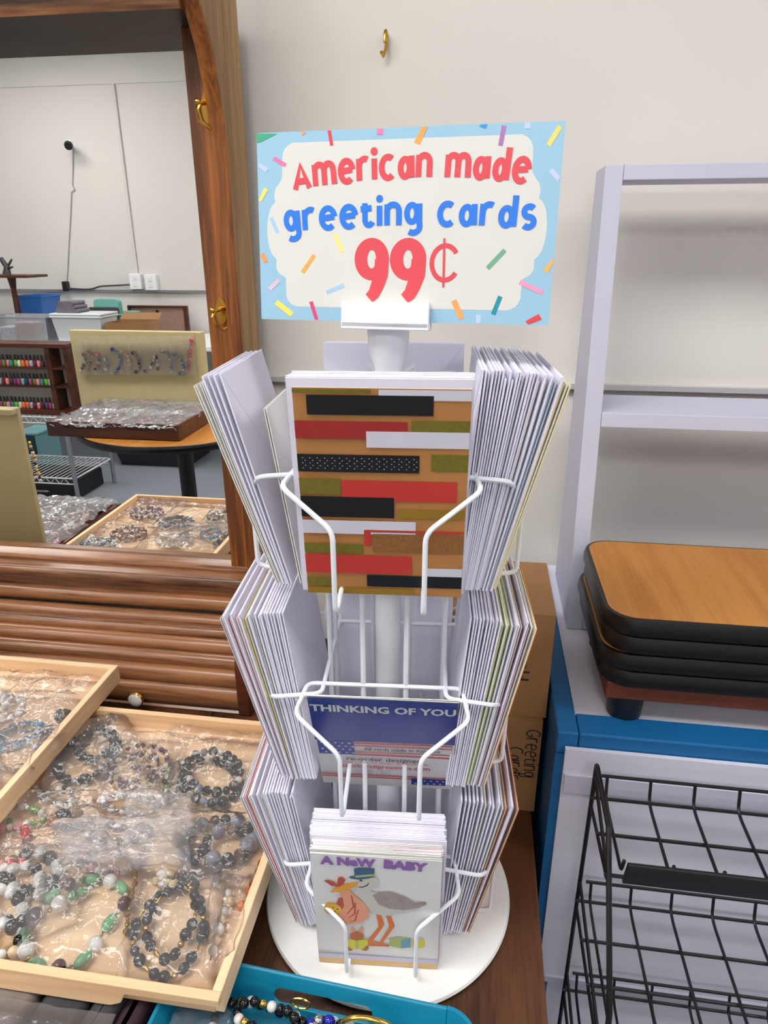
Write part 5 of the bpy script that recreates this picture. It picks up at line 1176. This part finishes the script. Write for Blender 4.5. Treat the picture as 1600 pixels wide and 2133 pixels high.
def pbox(name, label, cat, u0_, u1_, v0_, y, dpt, z0, m, bev=.006, mm=None):
    a = my(u0_, v0_, y); b = my(u1_, v0_, y); x0, x1 = min(a.x, b.x), max(a.x, b.x)
    t = thing(name, ((x0+x1)/2, y-dpt/2, z0), label, cat); g = MB(); h = a.z-z0
    return t, x0, x1, y-dpt, y, z0, a.z
def cloth(label, u0_, u1_, v0_, y, z0, m, layers=3):
    t, x0, x1, y0, y1, z0, z1 = pbox('folded_cloth', label, 'cloth', u0_, u1_, v0_, y, .15, z0, m)
    h = (z1-z0)/layers
    for k in range(layers): obj('fold', MB().prism(rrect(x0+.01*k, x1-.012*k, z0+h*k+.0005, z0+h*(k+1), h*.45, 4), lambda a, b, c: (a, c, b), y0, y1), m, t, smooth=50)
cloth('folded grey cloth on the pale storage bin', 112, 158, 628, -2.30, zz_, 'cloth_grey')
# blue tub and teal basket behind
bin_('round_tub', 'blue plastic tub on the far table behind the clear bin', 30, 618, 92, 662, -2.66, .24, 'tub_blue', taper=.03)
x0, x1, z1 = bin_('storage_bin', 'teal basket heaped with goods on the far table', 180, 655, 258, 700, -2.52, .26, 'teal_soft', None)
a = my(196, 622, -2.6); b = my(252, 650, -2.6)
o = obj('plastic_packet', MB().prism(rrect(min(a.x, b.x), max(a.x, b.x), z1-.03, a.z, .03, 5), lambda p, q, c: (p, c, q), -2.63, -2.58), 'teal_soft', None, bevel=.004); tag(o, 'teal plastic packet standing in the teal basket', 'packet')
a = my(183, 640, -2.55); b = my(245, 652, -2.55)
o = obj('spectacle_case', MB().prism(rrect(min(a.x, b.x), max(a.x, b.x), z1-.02, a.z, .012, 4), lambda p, q, c: (p, c, q), -2.575, -2.55), 'charcoal', None, bevel=.004); tag(o, 'dark oblong case lying on the teal basket', 'case')
t, x0, x1, y0, y1, z0, z1 = pbox('cardboard_box', 'small open cardboard box on the far table', 'box', 218, 302, 672, -2.27, .20, tz_+.0006, 'cardboard')
g = MB(); w = .004; g.box(x0, x1, y0, y0+w, z0, z1).box(x0, x1, y1-w, y1, z0, z1).box(x0, x0+w, y0+w, y1-w, z0, z1).box(x1-w, x1, y0+w, y1-w, z0, z1).box(x0+w, x1-w, y0+w, y1-w, z0, z0+w); obj('carton_body', g, 'cardboard', t)
obj('flap', MB().hexa([(x0, y0-.06, z1+.04), (x1, y0-.06, z1+.04), (x1, y0, z1+.0005), (x0, y0, z1+.0005)], [(x0, y0-.06, z1+.044), (x1, y0-.06, z1+.044), (x1, y0, z1+.0045), (x0, y0, z1+.0045)]), 'cardboard', t)
# framed board leaning at the far wall
a = my(264, 636, -2.86); b = my(394, 690, -2.86); x0, x1 = min(a.x, b.x), max(a.x, b.x)
t = thing('framed_board', ((x0+x1)/2, -2.86, tz_), 'brown framed board leaning against the far wall', 'picture frame')
obj('board', MB().box(x0+.02, x1-.03, -2.885, -2.875, tz_+.02, a.z-.015), 'brown_board', t)
for q in ((x0, x0+.02, tz_+.0006, a.z), (x1-.03, x1, tz_+.0006, a.z)): obj('frame_rail', MB().box(q[0], q[1], -2.89, -2.86, q[2], q[3]), 'mahogany', t, bevel=.003)
obj('frame_rail', MB().box(x0+.0205, x1-.0305, -2.89, -2.86, a.z-.015, a.z), 'mahogany', t, bevel=.003); obj('frame_rail', MB().box(x0+.0205, x1-.0305, -2.89, -2.86, tz_+.0006, tz_+.02), 'mahogany', t, bevel=.003)
c0 = my(327, 649, -2.87); obj('hole', MB().lathe([(.012, -.003), (.012, .0)], 12, (c0.x, -2.872, c0.z), axis='y'), 'black_plastic', t)
# dark bookcase with goods at the right of the reflection
a = my(398, 662, -2.2); b = my(470, 840, -2.2); x0, x1 = min(a.x, b.x), -1.30
t = thing('bookcase', ((x0+x1)/2, -2.35, 0), 'dark grey bookcase at the right edge of the mirror view', 'bookcase')
x0 = max(x0, FT[1]+.01)
for x in (x0, x1-.02): obj('side_panel', MB().box(x, x+.02, -2.5, -2.2, 0.001, a.z), 'charcoal', t)
for z in (.08, .40, .70, a.z-.022): obj('shelf', MB().box(x0+.0205, x1-.0205, -2.5, -2.2, z, z+.02), 'charcoal', t)
obj('back_panel', MB().box(x0, x1, -2.512, -2.5005, .001, a.z), 'mahogany', t)
k = 0
for z in (.4205, .7205):
    xx = x0+.03
    for w, c in ((.05, (.82, .82, .84)), (.035, (.55, .66, .70)), (.04, (.30, .22, .20)), (.03, (.75, .72, .72))):
        if xx+w > x1-.03: break
        nm = 'goods_%d' % k; C(nm, c, rough=.6); o = obj('box_of_goods', MB().box(xx, xx+w, -2.44, -2.24, z, z+.12+.03*(k % 3)), nm, None, bevel=.003)
        tag(o, ['white', 'pale teal', 'dark brown', 'light grey'][k % 4]+' narrow carton on the '+('lower' if z < .5 else 'upper')+' bookcase shelf', 'carton'); xx += w+.004; k += 1
# dark wooden stand at the far left
a = my(78, 572, -2.6)
t = thing('pedestal_stand', (a.x-.25, -2.6, tz_), 'dark wooden pedestal stand at the left edge of the mirror view', 'stand')
px_ = my(28, 600, -2.6).x
obj('stand_top', MB().box(a.x-.6, a.x, -2.72, -2.48, a.z-.018, a.z), 'mahogany', t, bevel=.004)
obj('column', MB().tube([(px_, -2.6, tz_+.0006), (px_, -2.6, tz_+.08), (px_, -2.6, a.z-.1), (px_, -2.6, a.z-.018)], [.045, .022, .018, .03], 14), 'mahogany', t, smooth=True)
c0 = Vector((px_-.03, -2.6, a.z))
t = thing('dark_figurine', c0, 'dark branching figurine on the wooden stand at the mirror edge', 'figurine')
obj('stem', MB().tube([c0+Vector((0, 0, .0006)), c0+Vector((.01, 0, .05)), c0+Vector((-.02, 0, .11))], [.03, .02, .012], 10), 'charcoal', t, smooth=True)
for d in ((.06, 0, .10), (.07, .02, .05), (-.05, .01, .15)): obj('branch', MB().tube([c0+Vector((.005, 0, .04)), c0+Vector(d)], [.012, .006], 8), 'charcoal', t, smooth=True)
# black storage bin under the round table
x0, x1, z1 = bin_('storage_bin', 'black storage bin on the carpet beyond the round table', 236, 930, 398, 975, RY(4.28), .45, 'black_bin', None, z0=.001, taper=.03)
